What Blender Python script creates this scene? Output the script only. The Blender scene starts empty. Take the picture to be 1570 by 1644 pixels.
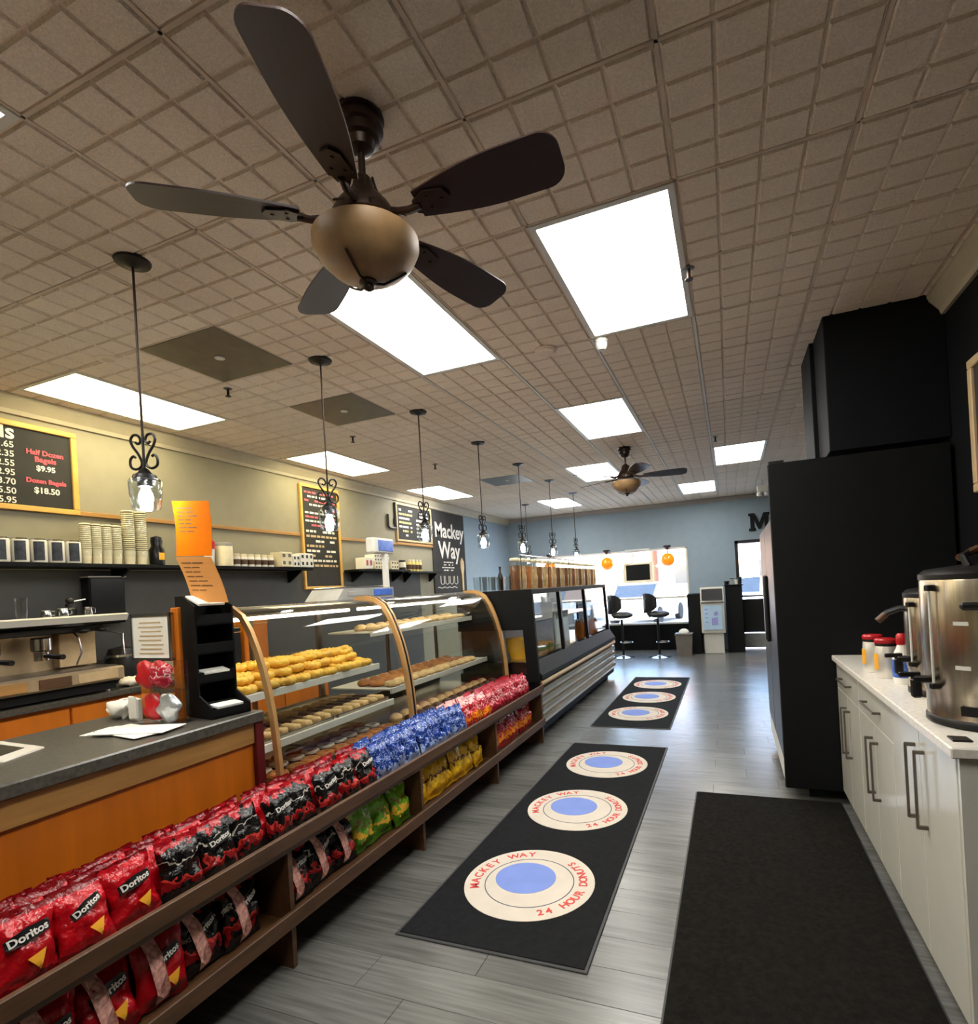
import bpy, bmesh, math, random
from mathutils import Vector, Matrix, noise
R = math.radians
rng = random.Random(7)
S = bpy.context.scene
C = S.collection
# ---------------------------------------------------------------- camera
CAMZ = 1.465
def cam_matrix(yaw, roll):
    cy, sy, cr, sr = math.cos(yaw), math.sin(yaw), math.cos(roll), math.sin(roll)
    base = Matrix(((1, 0, 0), (0, 0, -1), (0, 1, 0)))
    ry = Matrix(((cy, -sy, 0), (sy, cy, 0), (0, 0, 1)))
    rr = Matrix(((cr, -sr, 0), (sr, cr, 0), (0, 0, 1)))
    M = rr @ base @ ry
    m = Matrix.Identity(4)
    for i in range(3):
        m[i][0] = M[0][i]; m[i][1] = -M[1][i]; m[i][2] = -M[2][i]
    m.translation = (0, 0, CAMZ)
    return m
cam = bpy.data.cameras.new('camera')
camo = bpy.data.objects.new('camera', cam); C.objects.link(camo)
camo.matrix_world = cam_matrix(R(-21.43), R(-3.30))
cam.sensor_fit = 'HORIZONTAL'; cam.sensor_width = 36.0
cam.lens = 875.3 / 1570 * 36
cam.shift_x = (785 - 827.7) / 1570
cam.shift_y = (944.0 - 822) / 1570
cam.clip_start = 0.05; cam.clip_end = 300
S.camera = camo
# ---------------------------------------------------------------- world, exposure
W = bpy.data.worlds.new('world'); S.world = W; W.use_nodes = True
wn = W.node_tree; wn.nodes.clear()
wo = wn.nodes.new('ShaderNodeOutputWorld'); wb = wn.nodes.new('ShaderNodeBackground')
sk = wn.nodes.new('ShaderNodeTexSky'); sk.sky_type = 'NISHITA'; sk.sun_disc = False
sk.sun_elevation = R(38); sk.sun_rotation = R(200); sk.air_density = 1.0; sk.dust_density = 2.0
wn.links.new(sk.outputs[0], wb.inputs[0]); wb.inputs[1].default_value = 0.72
wn.links.new(wb.outputs[0], wo.inputs[0])
sun = bpy.data.lights.new('sun', 'SUN'); sun.energy = 1.6; sun.angle = R(3); sun.color = (1, .95, .88)
so = bpy.data.objects.new('sun', sun); C.objects.link(so)
so.rotation_euler = (R(48), 0, R(-18))
vs = S.view_settings
vs.view_transform = 'Standard'; vs.look = 'None'; vs.gamma = 1.0; vs.use_curve_mapping = False
vs.exposure = 1.88
PANEL_E = 5.2          # radiance of the ceiling light lenses
# ---------------------------------------------------------------- materials
def lin(c):
    return tuple(((v / 255) / 12.92 if v / 255 <= .04045 else ((v / 255 + .055) / 1.055) ** 2.4) for v in c) + (1.0,)
MATS = {}
def nd(nt, t, **kw):
    n = nt.nodes.new(t)
    for k, v in kw.items():
        if hasattr(n, k): setattr(n, k, v)
        else: n.inputs[k].default_value = v
    return n
def mat(name, col, rough=.5, metal=0.0, var=.12, scale=8.0, bump=0.0, bscale=60.0, stretch=None, spec=.5, coat=0.0, trans=0.0, rnd=0.0):
    if name in MATS: return MATS[name]
    m = bpy.data.materials.new(name); m.use_nodes = True
    nt = m.node_tree; b = nt.nodes['Principled BSDF']; L = nt.links
    c = lin(col)
    tc = nd(nt, 'ShaderNodeTexCoord'); mp = nd(nt, 'ShaderNodeMapping')
    L.new(tc.outputs['Object'], mp.inputs[0])
    if stretch: mp.inputs['Scale'].default_value = stretch
    nz = nd(nt, 'ShaderNodeTexNoise', Scale=scale, Detail=4.0)
    L.new(mp.outputs[0], nz.inputs['Vector'])
    rp = nd(nt, 'ShaderNodeValToRGB')
    rp.color_ramp.elements[0].position = .3; rp.color_ramp.elements[1].position = .7
    rp.color_ramp.elements[0].color = tuple(min(1, x * (1 - var)) for x in c[:3]) + (1,)
    rp.color_ramp.elements[1].color = tuple(min(1, x * (1 + var)) for x in c[:3]) + (1,)
    L.new(nz.outputs[0], rp.inputs[0])
    out = rp.outputs[0]
    if rnd:
        oi = nd(nt, 'ShaderNodeObjectInfo'); hs = nd(nt, 'ShaderNodeHueSaturation')
        mr = nd(nt, 'ShaderNodeMapRange'); mr.inputs['To Min'].default_value = 1 - rnd; mr.inputs['To Max'].default_value = 1 + rnd
        L.new(oi.outputs['Random'], mr.inputs['Value']); L.new(mr.outputs[0], hs.inputs['Value']); L.new(out, hs.inputs['Color'])
        out = hs.outputs[0]
    L.new(out, b.inputs['Base Color'])
    b.inputs['Roughness'].default_value = rough; b.inputs['Metallic'].default_value = metal
    b.inputs['Specular IOR Level'].default_value = spec
    b.inputs['Coat Weight'].default_value = coat; b.inputs['Coat Roughness'].default_value = .08
    b.inputs['Transmission Weight'].default_value = trans
    if bump:
        n2 = nd(nt, 'ShaderNodeTexNoise', Scale=bscale, Detail=3.0)
        L.new(mp.outputs[0], n2.inputs['Vector'])
        bp = nd(nt, 'ShaderNodeBump', Strength=bump, Distance=.01)
        L.new(n2.outputs[0], bp.inputs['Height']); L.new(bp.outputs[0], b.inputs['Normal'])
    MATS[name] = m
    return m
def emit(name, col, e, stripes=False):
    m = bpy.data.materials.new(name); m.use_nodes = True
    nt = m.node_tree; nt.nodes.clear(); L = nt.links
    o = nd(nt, 'ShaderNodeOutputMaterial'); em = nd(nt, 'ShaderNodeEmission')
    em.inputs[0].default_value = lin(col); em.inputs[1].default_value = e
    if stripes:   # the tubes behind the lens glow through as soft bright bands
        tc = nd(nt, 'ShaderNodeTexCoord'); sx = nd(nt, 'ShaderNodeSeparateXYZ')
        L.new(tc.outputs['Generated'], sx.inputs[0])
        a = nd(nt, 'ShaderNodeMath', operation='MULTIPLY'); a.inputs[1].default_value = 4 * 2 * math.pi
        L.new(sx.outputs[0], a.inputs[0])
        c = nd(nt, 'ShaderNodeMath', operation='COSINE'); L.new(a.outputs[0], c.inputs[0])
        mr = nd(nt, 'ShaderNodeMapRange'); mr.inputs['From Min'].default_value = -1; mr.inputs['From Max'].default_value = 1
        mr.inputs['To Min'].default_value = e * 1.25; mr.inputs['To Max'].default_value = e * .75
        L.new(c.outputs[0], mr.inputs['Value']); L.new(mr.outputs[0], em.inputs[1])
    L.new(em.outputs[0], o.inputs[0])
    MATS[name] = m
    return m
def glass(name, tint=(255, 255, 255), refl=1.0, rough=.02):
    m = bpy.data.materials.new(name); m.use_nodes = True
    nt = m.node_tree; nt.nodes.clear(); L = nt.links
    o = nd(nt, 'ShaderNodeOutputMaterial'); mx = nd(nt, 'ShaderNodeMixShader')
    t = nd(nt, 'ShaderNodeBsdfTransparent'); g = nd(nt, 'ShaderNodeBsdfGlossy'); g.inputs['Roughness'].default_value = rough
    t.inputs[0].default_value = lin(tint)
    f = nd(nt, 'ShaderNodeLayerWeight'); f.inputs['Blend'].default_value = .5
    pw = nd(nt, 'ShaderNodeMath', operation='POWER'); pw.inputs[1].default_value = 5.0; L.new(f.outputs['Facing'], pw.inputs[0])
    fr_ = nd(nt, 'ShaderNodeMath', operation='MULTIPLY_ADD'); fr_.inputs[1].default_value = .96; fr_.inputs[2].default_value = .04; L.new(pw.outputs[0], fr_.inputs[0])
    k = nd(nt, 'ShaderNodeMath', operation='MULTIPLY'); k.inputs[1].default_value = refl; k.use_clamp = True
    L.new(fr_.outputs[0], k.inputs[0]); L.new(k.outputs[0], mx.inputs[0])
    L.new(t.outputs[0], mx.inputs[1]); L.new(g.outputs[0], mx.inputs[2]); L.new(mx.outputs[0], o.inputs[0])
    MATS[name] = m
    return m
def print_mat(name, stops, nscale=9.0, mixn=.35, rough=.24, bump=.8, bscale=30.0):
    """printed foil: constant colour zones over the height, broken up by noise"""
    m = bpy.data.materials.new(name); m.use_nodes = True
    nt = m.node_tree; b = nt.nodes['Principled BSDF']; L = nt.links
    tc = nd(nt, 'ShaderNodeTexCoord'); sx = nd(nt, 'ShaderNodeSeparateXYZ'); L.new(tc.outputs['Generated'], sx.inputs[0])
    oi = nd(nt, 'ShaderNodeObjectInfo')
    off = nd(nt, 'ShaderNodeVectorMath', operation='ADD'); cb = nd(nt, 'ShaderNodeCombineXYZ')
    mm = nd(nt, 'ShaderNodeMath', operation='MULTIPLY'); mm.inputs[1].default_value = 37.0
    L.new(oi.outputs['Random'], mm.inputs[0]); L.new(mm.outputs[0], cb.inputs[0]); L.new(mm.outputs[0], cb.inputs[2])
    L.new(tc.outputs['Object'], off.inputs[0]); L.new(cb.outputs[0], off.inputs[1])
    nz = nd(nt, 'ShaderNodeTexNoise', Scale=nscale, Detail=3.0); L.new(off.outputs[0], nz.inputs['Vector'])
    a = nd(nt, 'ShaderNodeMath', operation='MULTIPLY_ADD'); a.inputs[1].default_value = mixn * 2
    L.new(nz.outputs[0], a.inputs[0])
    s2 = nd(nt, 'ShaderNodeMath', operation='SUBTRACT'); s2.inputs[1].default_value = mixn
    L.new(sx.outputs[2], s2.inputs[0]); L.new(s2.outputs[0], a.inputs[2])
    rp = nd(nt, 'ShaderNodeValToRGB'); cr = rp.color_ramp; cr.interpolation = 'CONSTANT'
    cr.elements[0].position = stops[0][0]; cr.elements[0].color = lin(stops[0][1])
    cr.elements[1].position = stops[1][0]; cr.elements[1].color = lin(stops[1][1])
    for p, c in stops[2:]:
        e = cr.elements.new(p); e.color = lin(c)
    L.new(a.outputs[0], rp.inputs[0]); L.new(rp.outputs[0], b.inputs['Base Color'])
    b.inputs['Roughness'].default_value = rough
    n2 = nd(nt, 'ShaderNodeTexNoise', Scale=bscale, Detail=3.0); L.new(off.outputs[0], n2.inputs['Vector'])
    bp = nd(nt, 'ShaderNodeBump', Strength=bump, Distance=.012)
    L.new(n2.outputs[0], bp.inputs['Height']); L.new(bp.outputs[0], b.inputs['Normal'])
    MATS[name] = m
    return m

mat('tile', (240, 224, 205), .9, var=.10, scale=120, bump=.5, bscale=240, rnd=.04)
mat('grid', (216, 198, 178), .8)
mat('wall_beige', (148, 142, 121), .75, var=.04, bump=.05)
mat('wall_dark', (70, 70, 69), .7, var=.06)
mat('wall_blue', (136, 153, 165), .7, var=.03)
mat('wall_black', (9, 10, 14), .7, var=.2, spec=.2)
mat('crown', (182, 172, 148), .6, var=.05)
mat('crown_back', (150, 142, 136), .6, var=.05)
mat('plank', (97, 97, 94), .26, var=.30, scale=2.2, stretch=(1.2, 26, 8), bump=.03, bscale=30, rnd=.16, spec=.6)
mat('slab', (74, 72, 70), .7)
mat('black_gloss', (8, 9, 12), .28, var=.2, spec=.4)
mat('black_matte', (9, 10, 12), .6, var=.2, spec=.22)
mat('black_plastic', (17, 17, 18), .4, var=.15, spec=.4)
mat('bronze', (50, 36, 28), .36, metal=.6, var=.2)
mat('blade', (42, 21, 18), .45, var=.25, scale=3, stretch=(2, 30, 1), spec=.35)
mat('amber', (150, 118, 80), .5, var=.2, scale=14)
mat('white_metal', (214, 212, 204), .5, var=.03)
mat('white_gloss', (206, 204, 194), .14, var=.02, coat=.4)
mat('counter_pale', (222, 216, 206), .25, var=.1, scale=60)
mat('chrome', (190, 190, 190), .16, metal=1.0, var=.05)
mat('steel', (206, 194, 174), .27, metal=1.0, var=.16, scale=6, stretch=(14, 14, .4))
mat('steel_dark', (118, 112, 104), .38, metal=.8, var=.12)
mat('satin', (226, 222, 212), .34, metal=.55, var=.04)
mat('jar_tan', (200, 164, 108), .55, var=.35, scale=18)
mat('orange_wood', (196, 108, 20), .42, var=.12, scale=3, stretch=(6, 6, .7))
mat('maroon', (96, 20, 26), .45)
mat('bench_steel', (190, 172, 142), .42, metal=.75, var=.15, scale=8)
mat('light_wood', (168, 124, 66), .5, var=.15, scale=4, stretch=(5, .8, 8))
mat('brown_wood', (82, 54, 30), .5, var=.3, scale=5, stretch=(8, 1, 8))
mat('pine', (214, 168, 84), .5, var=.14, scale=6)
mat('gold', (204, 160, 104), .36, metal=.4, var=.12)
mat('laminate', (76, 73, 66), .3, var=.4, scale=70)
mat('chalkboard', (44, 43, 42), .85, var=.2, scale=5)
mat('chalk_white', (232, 228, 220), .9)
mat('chalk_pink', (226, 96, 110), .9)
mat('chalk_yellow', (226, 208, 130), .9)
mat('mat_black', (22, 23, 26), .95, var=.3, scale=40, bump=.4, bscale=400, spec=.2)
mat('rubber', (46, 47, 48), .6)
mat('carpet', (27, 25, 22), 1.0, var=.5, scale=45, bump=.8, bscale=300, spec=.1)
mat('emblem', (206, 196, 182), .9, var=.05)
mat('emblem_blue', (118, 140, 208), .9, var=.05)
mat('emblem_red', (206, 74, 66), .9)
mat('emblem_line', (70, 80, 96), .9)
mat('paper', (236, 234, 226), .8, var=.03)
mat('paper_orange', (212, 108, 2), .9, var=.03, spec=.08)
mat('paper_tan', (212, 148, 84), .9, var=.05, spec=.1)
mat('ink', (110, 74, 40), .8)
mat('cup_cream', (232, 222, 190), .7, var=.08, scale=12)
mat('can_dark', (58, 62, 70), .35, metal=.4, var=.4, scale=20)
mat('red_plastic', (186, 26, 34), .35, var=.15)
mat('blue_screen', (66, 104, 190), .4, var=.25, scale=30)
mat('pale_blue', (176, 206, 230), .45, var=.05)
mat('grey_plastic', (150, 150, 146), .5)
mat('bin_grey', (104, 98, 90), .6)
mat('stool_black', (38, 37, 36), .45, var=.2)
mat('dough_yellow', (244, 184, 66), .5, var=.25, scale=20, bump=.3, bscale=50, rnd=.12)
mat('dough_brown', (166, 106, 52), .6, var=.3, scale=24, bump=.3, rnd=.25)
mat('dough_pale', (214, 180, 126), .6, var=.2, scale=24, bump=.3, rnd=.15)
mat('dough_choc', (70, 44, 30), .45, var=.3, scale=24, bump=.3, rnd=.2)
mat('icing', (236, 226, 206), .4, var=.05)
mat('yellow_tub', (244, 184, 44), .45, var=.1)
mat('sandwich', (206, 160, 96), .7, var=.35, scale=30)
mat('lettuce', (120, 158, 52), .6, var=.3, scale=30)
mat('juice', (232, 130, 24), .3, var=.15)
mat('asphalt', (196, 196, 196), .9, var=.12, scale=1.5)
mat('sidewalk', (214, 214, 212), .9, var=.06, scale=1.5)
mat('far_wall', (226, 190, 168), .9, var=.1, scale=2)
mat('far_brick', (206, 170, 152), .9, var=.2, scale=4)
mat('far_roof', (120, 110, 104), .9)
mat('bark', (120, 104, 92), .9, var=.3)
mat('car_white', (222, 224, 228), .25, coat=.6)
mat('car_blue', (150, 164, 184), .25, coat=.6)
mat('car_glass', (40, 48, 58), .15)
mat('tyre', (26, 26, 27), .8)
mat('purple', (150, 150, 214), .5)
mat('towel', (232, 224, 206), .95, bump=.5)
mat('label_orange', (240, 170, 40), .5)
mat('foil', (196, 200, 204), .3, metal=.6, bump=.6, bscale=30)
mat('pink_strip', (240, 158, 146), .5, var=.6, scale=60)
mat('frame_tan', (196, 170, 128), .55)
mat('picture', (60, 54, 48), .7, var=.4, scale=5)
mat('tan_bag', (150, 92, 42), .55, var=.35, scale=18, rnd=.5)
emit('lens_white', (255, 252, 244), PANEL_E, True)
emit('lens_warm', (255, 240, 190), PANEL_E * .78, False)
emit('bulb', (255, 246, 230), 45.0)
gm = mat('globe_glow', (240, 140, 20), .2, var=.1, coat=.5)
gm.node_tree.nodes['Principled BSDF'].inputs['Emission Color'].default_value = lin((246, 134, 8)); gm.node_tree.nodes['Principled BSDF'].inputs['Emission Strength'].default_value = .16
glass('pane', (250, 252, 252), 1.0)
glass('case_glass', (246, 248, 246), 1.1)
glass('jar_glass', (240, 244, 248), 1.6, .08)
glass('clear', (246, 248, 248), 1.2, .03)
emit('case_lamp', (255, 244, 222), 3.2)
print_mat('bag_red', [(0, (110, 4, 12)), (.10, (184, 10, 24)), (.9, (120, 6, 14))], 9, .2)
print_mat('bag_black', [(0, (18, 16, 16)), (.2, (130, 16, 20)), (.32, (196, 52, 46)), (.38, (16, 14, 14)), (.60, (206, 198, 184)), (.64, (14, 13, 13)), (.86, (170, 14, 26))], 24, .32)
print_mat('bag_blue', [(0, (150, 172, 214)), (.26, (22, 56, 140)), (.50, (170, 192, 230)), (.55, (26, 62, 150)), (.74, (14, 34, 96)), (.80, (160, 184, 226)), (.86, (28, 66, 156))], 46, .55)
print_mat('bag_green', [(0, (70, 120, 20)), (.26, (226, 176, 50)), (.40, (104, 166, 30)), (.56, (150, 60, 30)), (.60, (112, 174, 34)), (.86, (206, 222, 150))], 30, .35)
print_mat('bag_yellow', [(0, (214, 156, 10)), (.3, (236, 190, 30)), (.50, (110, 66, 20)), (.57, (232, 184, 26)), (.9, (250, 224, 110))], 24, .3)
print_mat('bag_orange', [(0, (190, 36, 40)), (.22, (236, 136, 24)), (.42, (196, 34, 50)), (.56, (240, 186, 180)), (.61, (186, 28, 46)), (.82, (238, 190, 186))], 34, .42)
print_mat('bag_pink', [(0, (150, 20, 40)), (.3, (206, 66, 84)), (.44, (240, 200, 196)), (.50, (180, 34, 56)), (.70, (236, 176, 178)), (.76, (184, 36, 52))], 42, .45)
# ---------------------------------------------------------------- mesh helpers
class MB:
    def __init__(s): s.bm = bmesh.new()
    def _xf(s, vs, m):
        if m is not None: bmesh.ops.transform(s.bm, matrix=m, verts=vs)
    def box(s, lo, hi, bev=0.0, m=None, seg=1):
        r = bmesh.ops.create_cube(s.bm, size=1.0)['verts']
        d = [hi[i] - lo[i] for i in range(3)]; c = [(hi[i] + lo[i]) / 2 for i in range(3)]
        for v in r: v.co = Vector([v.co[i] * d[i] + c[i] for i in range(3)])
        if bev > 0:
            es = list({e for v in r for e in v.link_edges})
            g = bmesh.ops.bevel(s.bm, geom=es, offset=min(bev, min(d) * .45), segments=seg, affect='EDGES', profile=.5)
            r = list({v for f in g['faces'] for v in f.verts} | {v for v in r if v.is_valid})
        s._xf(r, m); return s
    def lathe(s, prof, seg=24, m=None, cx=0, cy=0, cap=True):
        rings = []
        new = []
        for r, z in prof:
            ring = []
            for i in range(seg):
                a = 2 * math.pi * i / seg
                ring.append(s.bm.verts.new((cx + r * math.cos(a), cy + r * math.sin(a), z)))
            rings.append(ring); new += ring
        for a, b in zip(rings[:-1], rings[1:]):
            for i in range(seg):
                j = (i + 1) % seg
                s.bm.faces.new((a[i], a[j], b[j], b[i]))
        if cap:
            if prof[0][0] > 1e-5: s.bm.faces.new(list(reversed(rings[0])))
            if prof[-1][0] > 1e-5: s.bm.faces.new(rings[-1])
        s._xf(new, m); return s
    def cyl(s, r, z0, z1, seg=20, cx=0, cy=0, m=None, bev=0):
        if bev: p = [(r - bev, z0), (r, z0 + bev), (r, z1 - bev), (r - bev, z1)]
        else: p = [(r, z0), (r, z1)]
        return s.lathe(p, seg, m, cx, cy)
    def rod(s, a, b, r, seg=10, r2=None):
        a = Vector(a); b = Vector(b); d = b - a
        q = Vector((0, 0, 1)).rotation_difference(d.normalized()).to_matrix().to_4x4()
        return s.lathe([(r, 0), (r if r2 is None else r2, d.length)], seg, Matrix.Translation(a) @ q)
    def tube(s, pts, r, seg=8, closed=False):
        pts = [Vector(p) for p in pts]; n = len(pts); rings = []
        up = Vector((0, 0, 1)); prev = None
        for i, p in enumerate(pts):
            a = pts[(i - 1) % n] if closed or i > 0 else p
            b = pts[(i + 1) % n] if closed or i < n - 1 else p
            t = (b - a).normalized()
            if prev is None:
                x = t.cross(up)
                if x.length < 1e-3: x = t.cross(Vector((1, 0, 0)))
                x.normalize()
            else:
                x = prev - t * prev.dot(t); x.normalize()
            prev = x; y = t.cross(x)
            rr = r(i / max(1, n - 1)) if callable(r) else r
            rings.append([s.bm.verts.new(p + (x * math.cos(2 * math.pi * k / seg) + y * math.sin(2 * math.pi * k / seg)) * rr) for k in range(seg)])
        m = n if closed else n - 1
        for i in range(m):
            a, b = rings[i], rings[(i + 1) % n]
            for k in range(seg):
                j = (k + 1) % seg
                s.bm.faces.new((a[k], a[j], b[j], b[k]))
        if not closed:
            s.bm.faces.new(list(reversed(rings[0]))); s.bm.faces.new(rings[-1])
        return s
    def prism(s, poly, a, b, axis='y', m=None):
        """poly: 2-D points; extruded from a to b along axis. axis y: (x,z); x: (y,z); z: (x,y)"""
        def P(p, t):
            return {'y': (p[0], t, p[1]), 'x': (t, p[0], p[1]), 'z': (p[0], p[1], t)}[axis]
        A = [s.bm.verts.new(P(p, a)) for p in poly]; B = [s.bm.verts.new(P(p, b)) for p in poly]
        n = len(poly)
        s.bm.faces.new(list(reversed(A))); s.bm.faces.new(B)
        for i in range(n):
            j = (i + 1) % n
            s.bm.faces.new((A[i], A[j], B[j], B[i]))
        s._xf(A + B, m); return s
    def ribbon(s, prof, a, b, th, axis='y'):
        """a thin curved sheet: open profile (x,z) thickened by th, extruded a..b"""
        p = [Vector(q) for q in prof]; off = []
        for i in range(len(p)):
            t = (p[min(i + 1, len(p) - 1)] - p[max(i - 1, 0)]).normalized()
            off.append(p[i] + Vector((t.y, -t.x)) * th)
        return s.prism([tuple(q) for q in p] + [tuple(q) for q in reversed(off)], a, b, axis)
    def sphere(s, r, c=(0, 0, 0), u=16, v=10, sc=(1, 1, 1)):
        g = bmesh.ops.create_uvsphere(s.bm, u_segments=u, v_segments=v, radius=r)['verts']
        for q in g: q.co = Vector((q.co.x * sc[0] + c[0], q.co.y * sc[1] + c[1], q.co.z * sc[2] + c[2]))
        return s
    def torus(s, R0, r, c=(0, 0, 0), u=18, v=9, sz=1.0):
        pts = [(c[0] + R0 * math.cos(2 * math.pi * i / u), c[1] + R0 * math.sin(2 * math.pi * i / u), c[2]) for i in range(u)]
        n0 = len(s.bm.verts)
        s.tube(pts, r, v, True)
        s.bm.verts.ensure_lookup_table()
        for q in list(s.bm.verts)[n0:]: q.co.z = c[2] + (q.co.z - c[2]) * sz
        return s
    def quad(s, pts):
        s.bm.faces.new([s.bm.verts.new(p) for p in pts]); return s
    def mesh(s, name, smooth=False, angle=40):
        bmesh.ops.recalc_face_normals(s.bm, faces=s.bm.faces)
        me = bpy.data.meshes.new(name); s.bm.to_mesh(me); s.bm.free()
        if smooth:
            for p in me.polygons: p.use_smooth = True
            try: me.set_sharp_from_angle(angle=R(angle))
            except Exception: pass
        return me
    def build(s, name, m, parent=None, org=None, smooth=False):
        if org is not None: bmesh.ops.translate(s.bm, verts=s.bm.verts, vec=-Vector(org))
        return obj(name, s.mesh(name, smooth), m, parent)
def obj(name, me, m, parent=None, loc=None):
    o = bpy.data.objects.new(name, me); C.objects.link(o)
    if m and not me.materials: me.materials.append(MATS[m])
    if parent is not None: o.parent = parent
    if loc is not None: o.location = loc
    return o
def inst(name, me, m, parent=None, loc=(0, 0, 0), rot=(0, 0, 0)):
    """object sharing a mesh, with its own material"""
    o = bpy.data.objects.new(name, me); C.objects.link(o)
    if not me.materials: me.materials.append(None)
    o.material_slots[0].link = 'OBJECT'; o.material_slots[0].material = MATS[m]
    o.parent = parent; o.location = loc; o.rotation_euler = rot
    return o
def tag(o, label, cat, group=None):
    o['label'] = label; o['category'] = cat
    if group: o['group'] = group
    return o
def struct(o): o['kind'] = 'structure'; return o
def thing(name, loc, label, cat, group=None, rz=0.0):
    o = bpy.data.objects.new(name, None); C.objects.link(o); o.empty_display_size = .05
    o.location = loc; o.rotation_euler = (0, 0, rz)
    return tag(o, label, cat, group)
def copy_tree(o, parent=None):
    c = o.copy(); C.objects.link(c); c.parent = parent
    for ch in o.children: copy_tree(ch, c)
    return c
ORD = 'first second third fourth fifth sixth seventh eighth ninth tenth eleventh twelfth thirteenth fourteenth fifteenth sixteenth seventeenth eighteenth nineteenth twentieth'.split()
def ordn(i): return ORD[i] if i < 20 else 'twenty-' + ORD[i - 20]
TXT = {}
def text_mesh(t, size, ex=.0006, bold=0.0):
    k = (t, size, ex, bold)
    if k not in TXT:
        cu = bpy.data.curves.new('lettering', 'FONT'); cu.body = t; cu.size = size; cu.extrude = ex; cu.offset = bold
        cu.align_x = 'CENTER'; cu.align_y = 'CENTER'; cu.resolution_u = 3
        ob = bpy.data.objects.new('lettering', cu)
        TXT[k] = bpy.data.meshes.new_from_object(ob); bpy.data.objects.remove(ob); TXT[k].name = 'lettering'
    return TXT[k]
def facing_x(m=None):  # text plane (x right, y up) -> wall facing +X : x->+Y, y->+Z, normal->+X
    return Matrix(((0, 0, 1, 0), (1, 0, 0, 0), (0, 1, 0, 0), (0, 0, 0, 1)))
def text_obj(name, t, size, m, parent, M, bold=0.0, ex=.0006):
    me = text_mesh(t, size, ex, bold)
    o = bpy.data.objects.new(name, me); C.objects.link(o)
    if not me.materials: me.materials.append(None)
    o.material_slots[0].link = 'OBJECT'; o.material_slots[0].material = MATS[m]
    o.parent = parent; o.matrix_local = M
    return o
def TX(y, z, x): return Matrix.Translation((x, y, z)) @ facing_x()
# ================================================================ THE SETTING
XL, XR, YB, YR, ZC = -4.72, 1.25, 11.70, -2.6, 3.05
GX = lambda k: -.117 + .63 * k
GY = lambda j: 2.283 + .605 * j
fl = struct(MB().box((XL - .2, YR - .2, -.12), (XR + .2, YB + .25, -.012)).build('floor', 'slab'))
# vinyl planks, laid across the aisle
PW, PL = .185, 1.22
pm = MB().box((0, 0, -.012), (PL - .0012, PW - .0012, 0), .0012).mesh('plank'); pm.materials.append(MATS['plank'])
pm2 = MB().box((0, 0, -.012), (PL / 2 - .0012, PW - .0012, 0), .0012).mesh('plank'); pm2.materials.append(MATS['plank'])
y = .55; row = 0; nplank = 0
while y < YB:
    x = -2.02 - (.0, .40, .81)[row % 3] * .5 if False else (-2.62, -2.2, -2.4)[row % 3]
    while x < XR - .02:
        if x + PL < -1.95: x += PL; continue
        if x + PL <= XR + .25: o = obj('plank', pm, None, fl, (x, y, 0)); x += PL
        else: o = obj('plank', pm2, None, fl, (x, y, 0)); x += PL / 2
        nplank += 1
    y += PW; row += 1
rest = MB().box((XL, YR, -.012), (-2.64, YB, -.001)); rest.box((-2.64, YR, -.012), (XR, .54, -.001))
struct(rest.build('floor_backbar', 'plank'))
# ceiling
ce = struct(MB().box((XL - .2, YR - .2, ZC + .02), (XR + .2, YB + .2, ZC + .14)).build('ceiling', 'grid'))
def tile_mesh(w, l, nx, ny):
    b = MB(); g = .006; fw = (w - .014) / nx; flen = (l - .014) / ny
    b.box((0.002, 0.002, .004), (w - .002, l - .002, .02))
    for i in range(nx):
        for j in range(ny):
            x0 = .007 + i * fw; y0 = .007 + j * flen
            x1, y1 = x0 + fw, y0 + flen
            o, n = .004, .010
            V = [(x0 + o, y0 + o, .004), (x1 - o, y0 + o, .004), (x1 - o, y1 - o, .004), (x0 + o, y1 - o, .004),
                 (x0 + n, y0 + n, -.006), (x1 - n, y0 + n, -.006), (x1 - n, y1 - n, -.006), (x0 + n, y1 - n, -.006)]
            q = [b.bm.verts.new(v) for v in V]
            for a in range(4):
                c = (a + 1) % 4
                b.bm.faces.new((q[a], q[c], q[c + 4], q[a + 4]))
            b.bm.faces.new(q[4:])
    me = b.mesh('ceiling_tile'); me.materials.append(MATS['tile'])
    return me
lights = [(-1, 0, 'w'), (-3, 0, 'w'), (-7, 0, 'y'), (-2, 4, 'w'), (-7, 4, 'y'), (0, 8, 'w'), (-7, 8, 'w'), (-3, 8, 'w'), (-1, 12, 'w'), (-5, 12, 'w'), (-4, -4, 'w'), (-1, -4, 'w'), (-7, -4, 'y')]
vents = [(-5, 0), (-5, 2), (-5, 8)]
used = {(k, j) for k, j, _ in lights} | {(k, j + 1) for k, j, _ in lights} | set(vents)
tm = tile_mesh(.63, .605, 4, 4); tl = tile_mesh(GX(-7) - XL, .605, 1, 4); trr = tile_mesh(XR - GX(2), .605, 1, 4)
te = tile_mesh(.63, YB - GY(15), 4, 2)
for j in range(-4, 16):
    for k in range(-8, 3):
        if (k, j) in used: continue
        x = XL if k == -8 else GX(k)
        me = te if j == 15 and k not in (-8, 2) else tl if k == -8 else trr if k == 2 else tm
        if j == 15 and k in (-8, 2): continue
        obj('ceiling_tile', me, None, ce, (x, GY(j), ZC))
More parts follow.
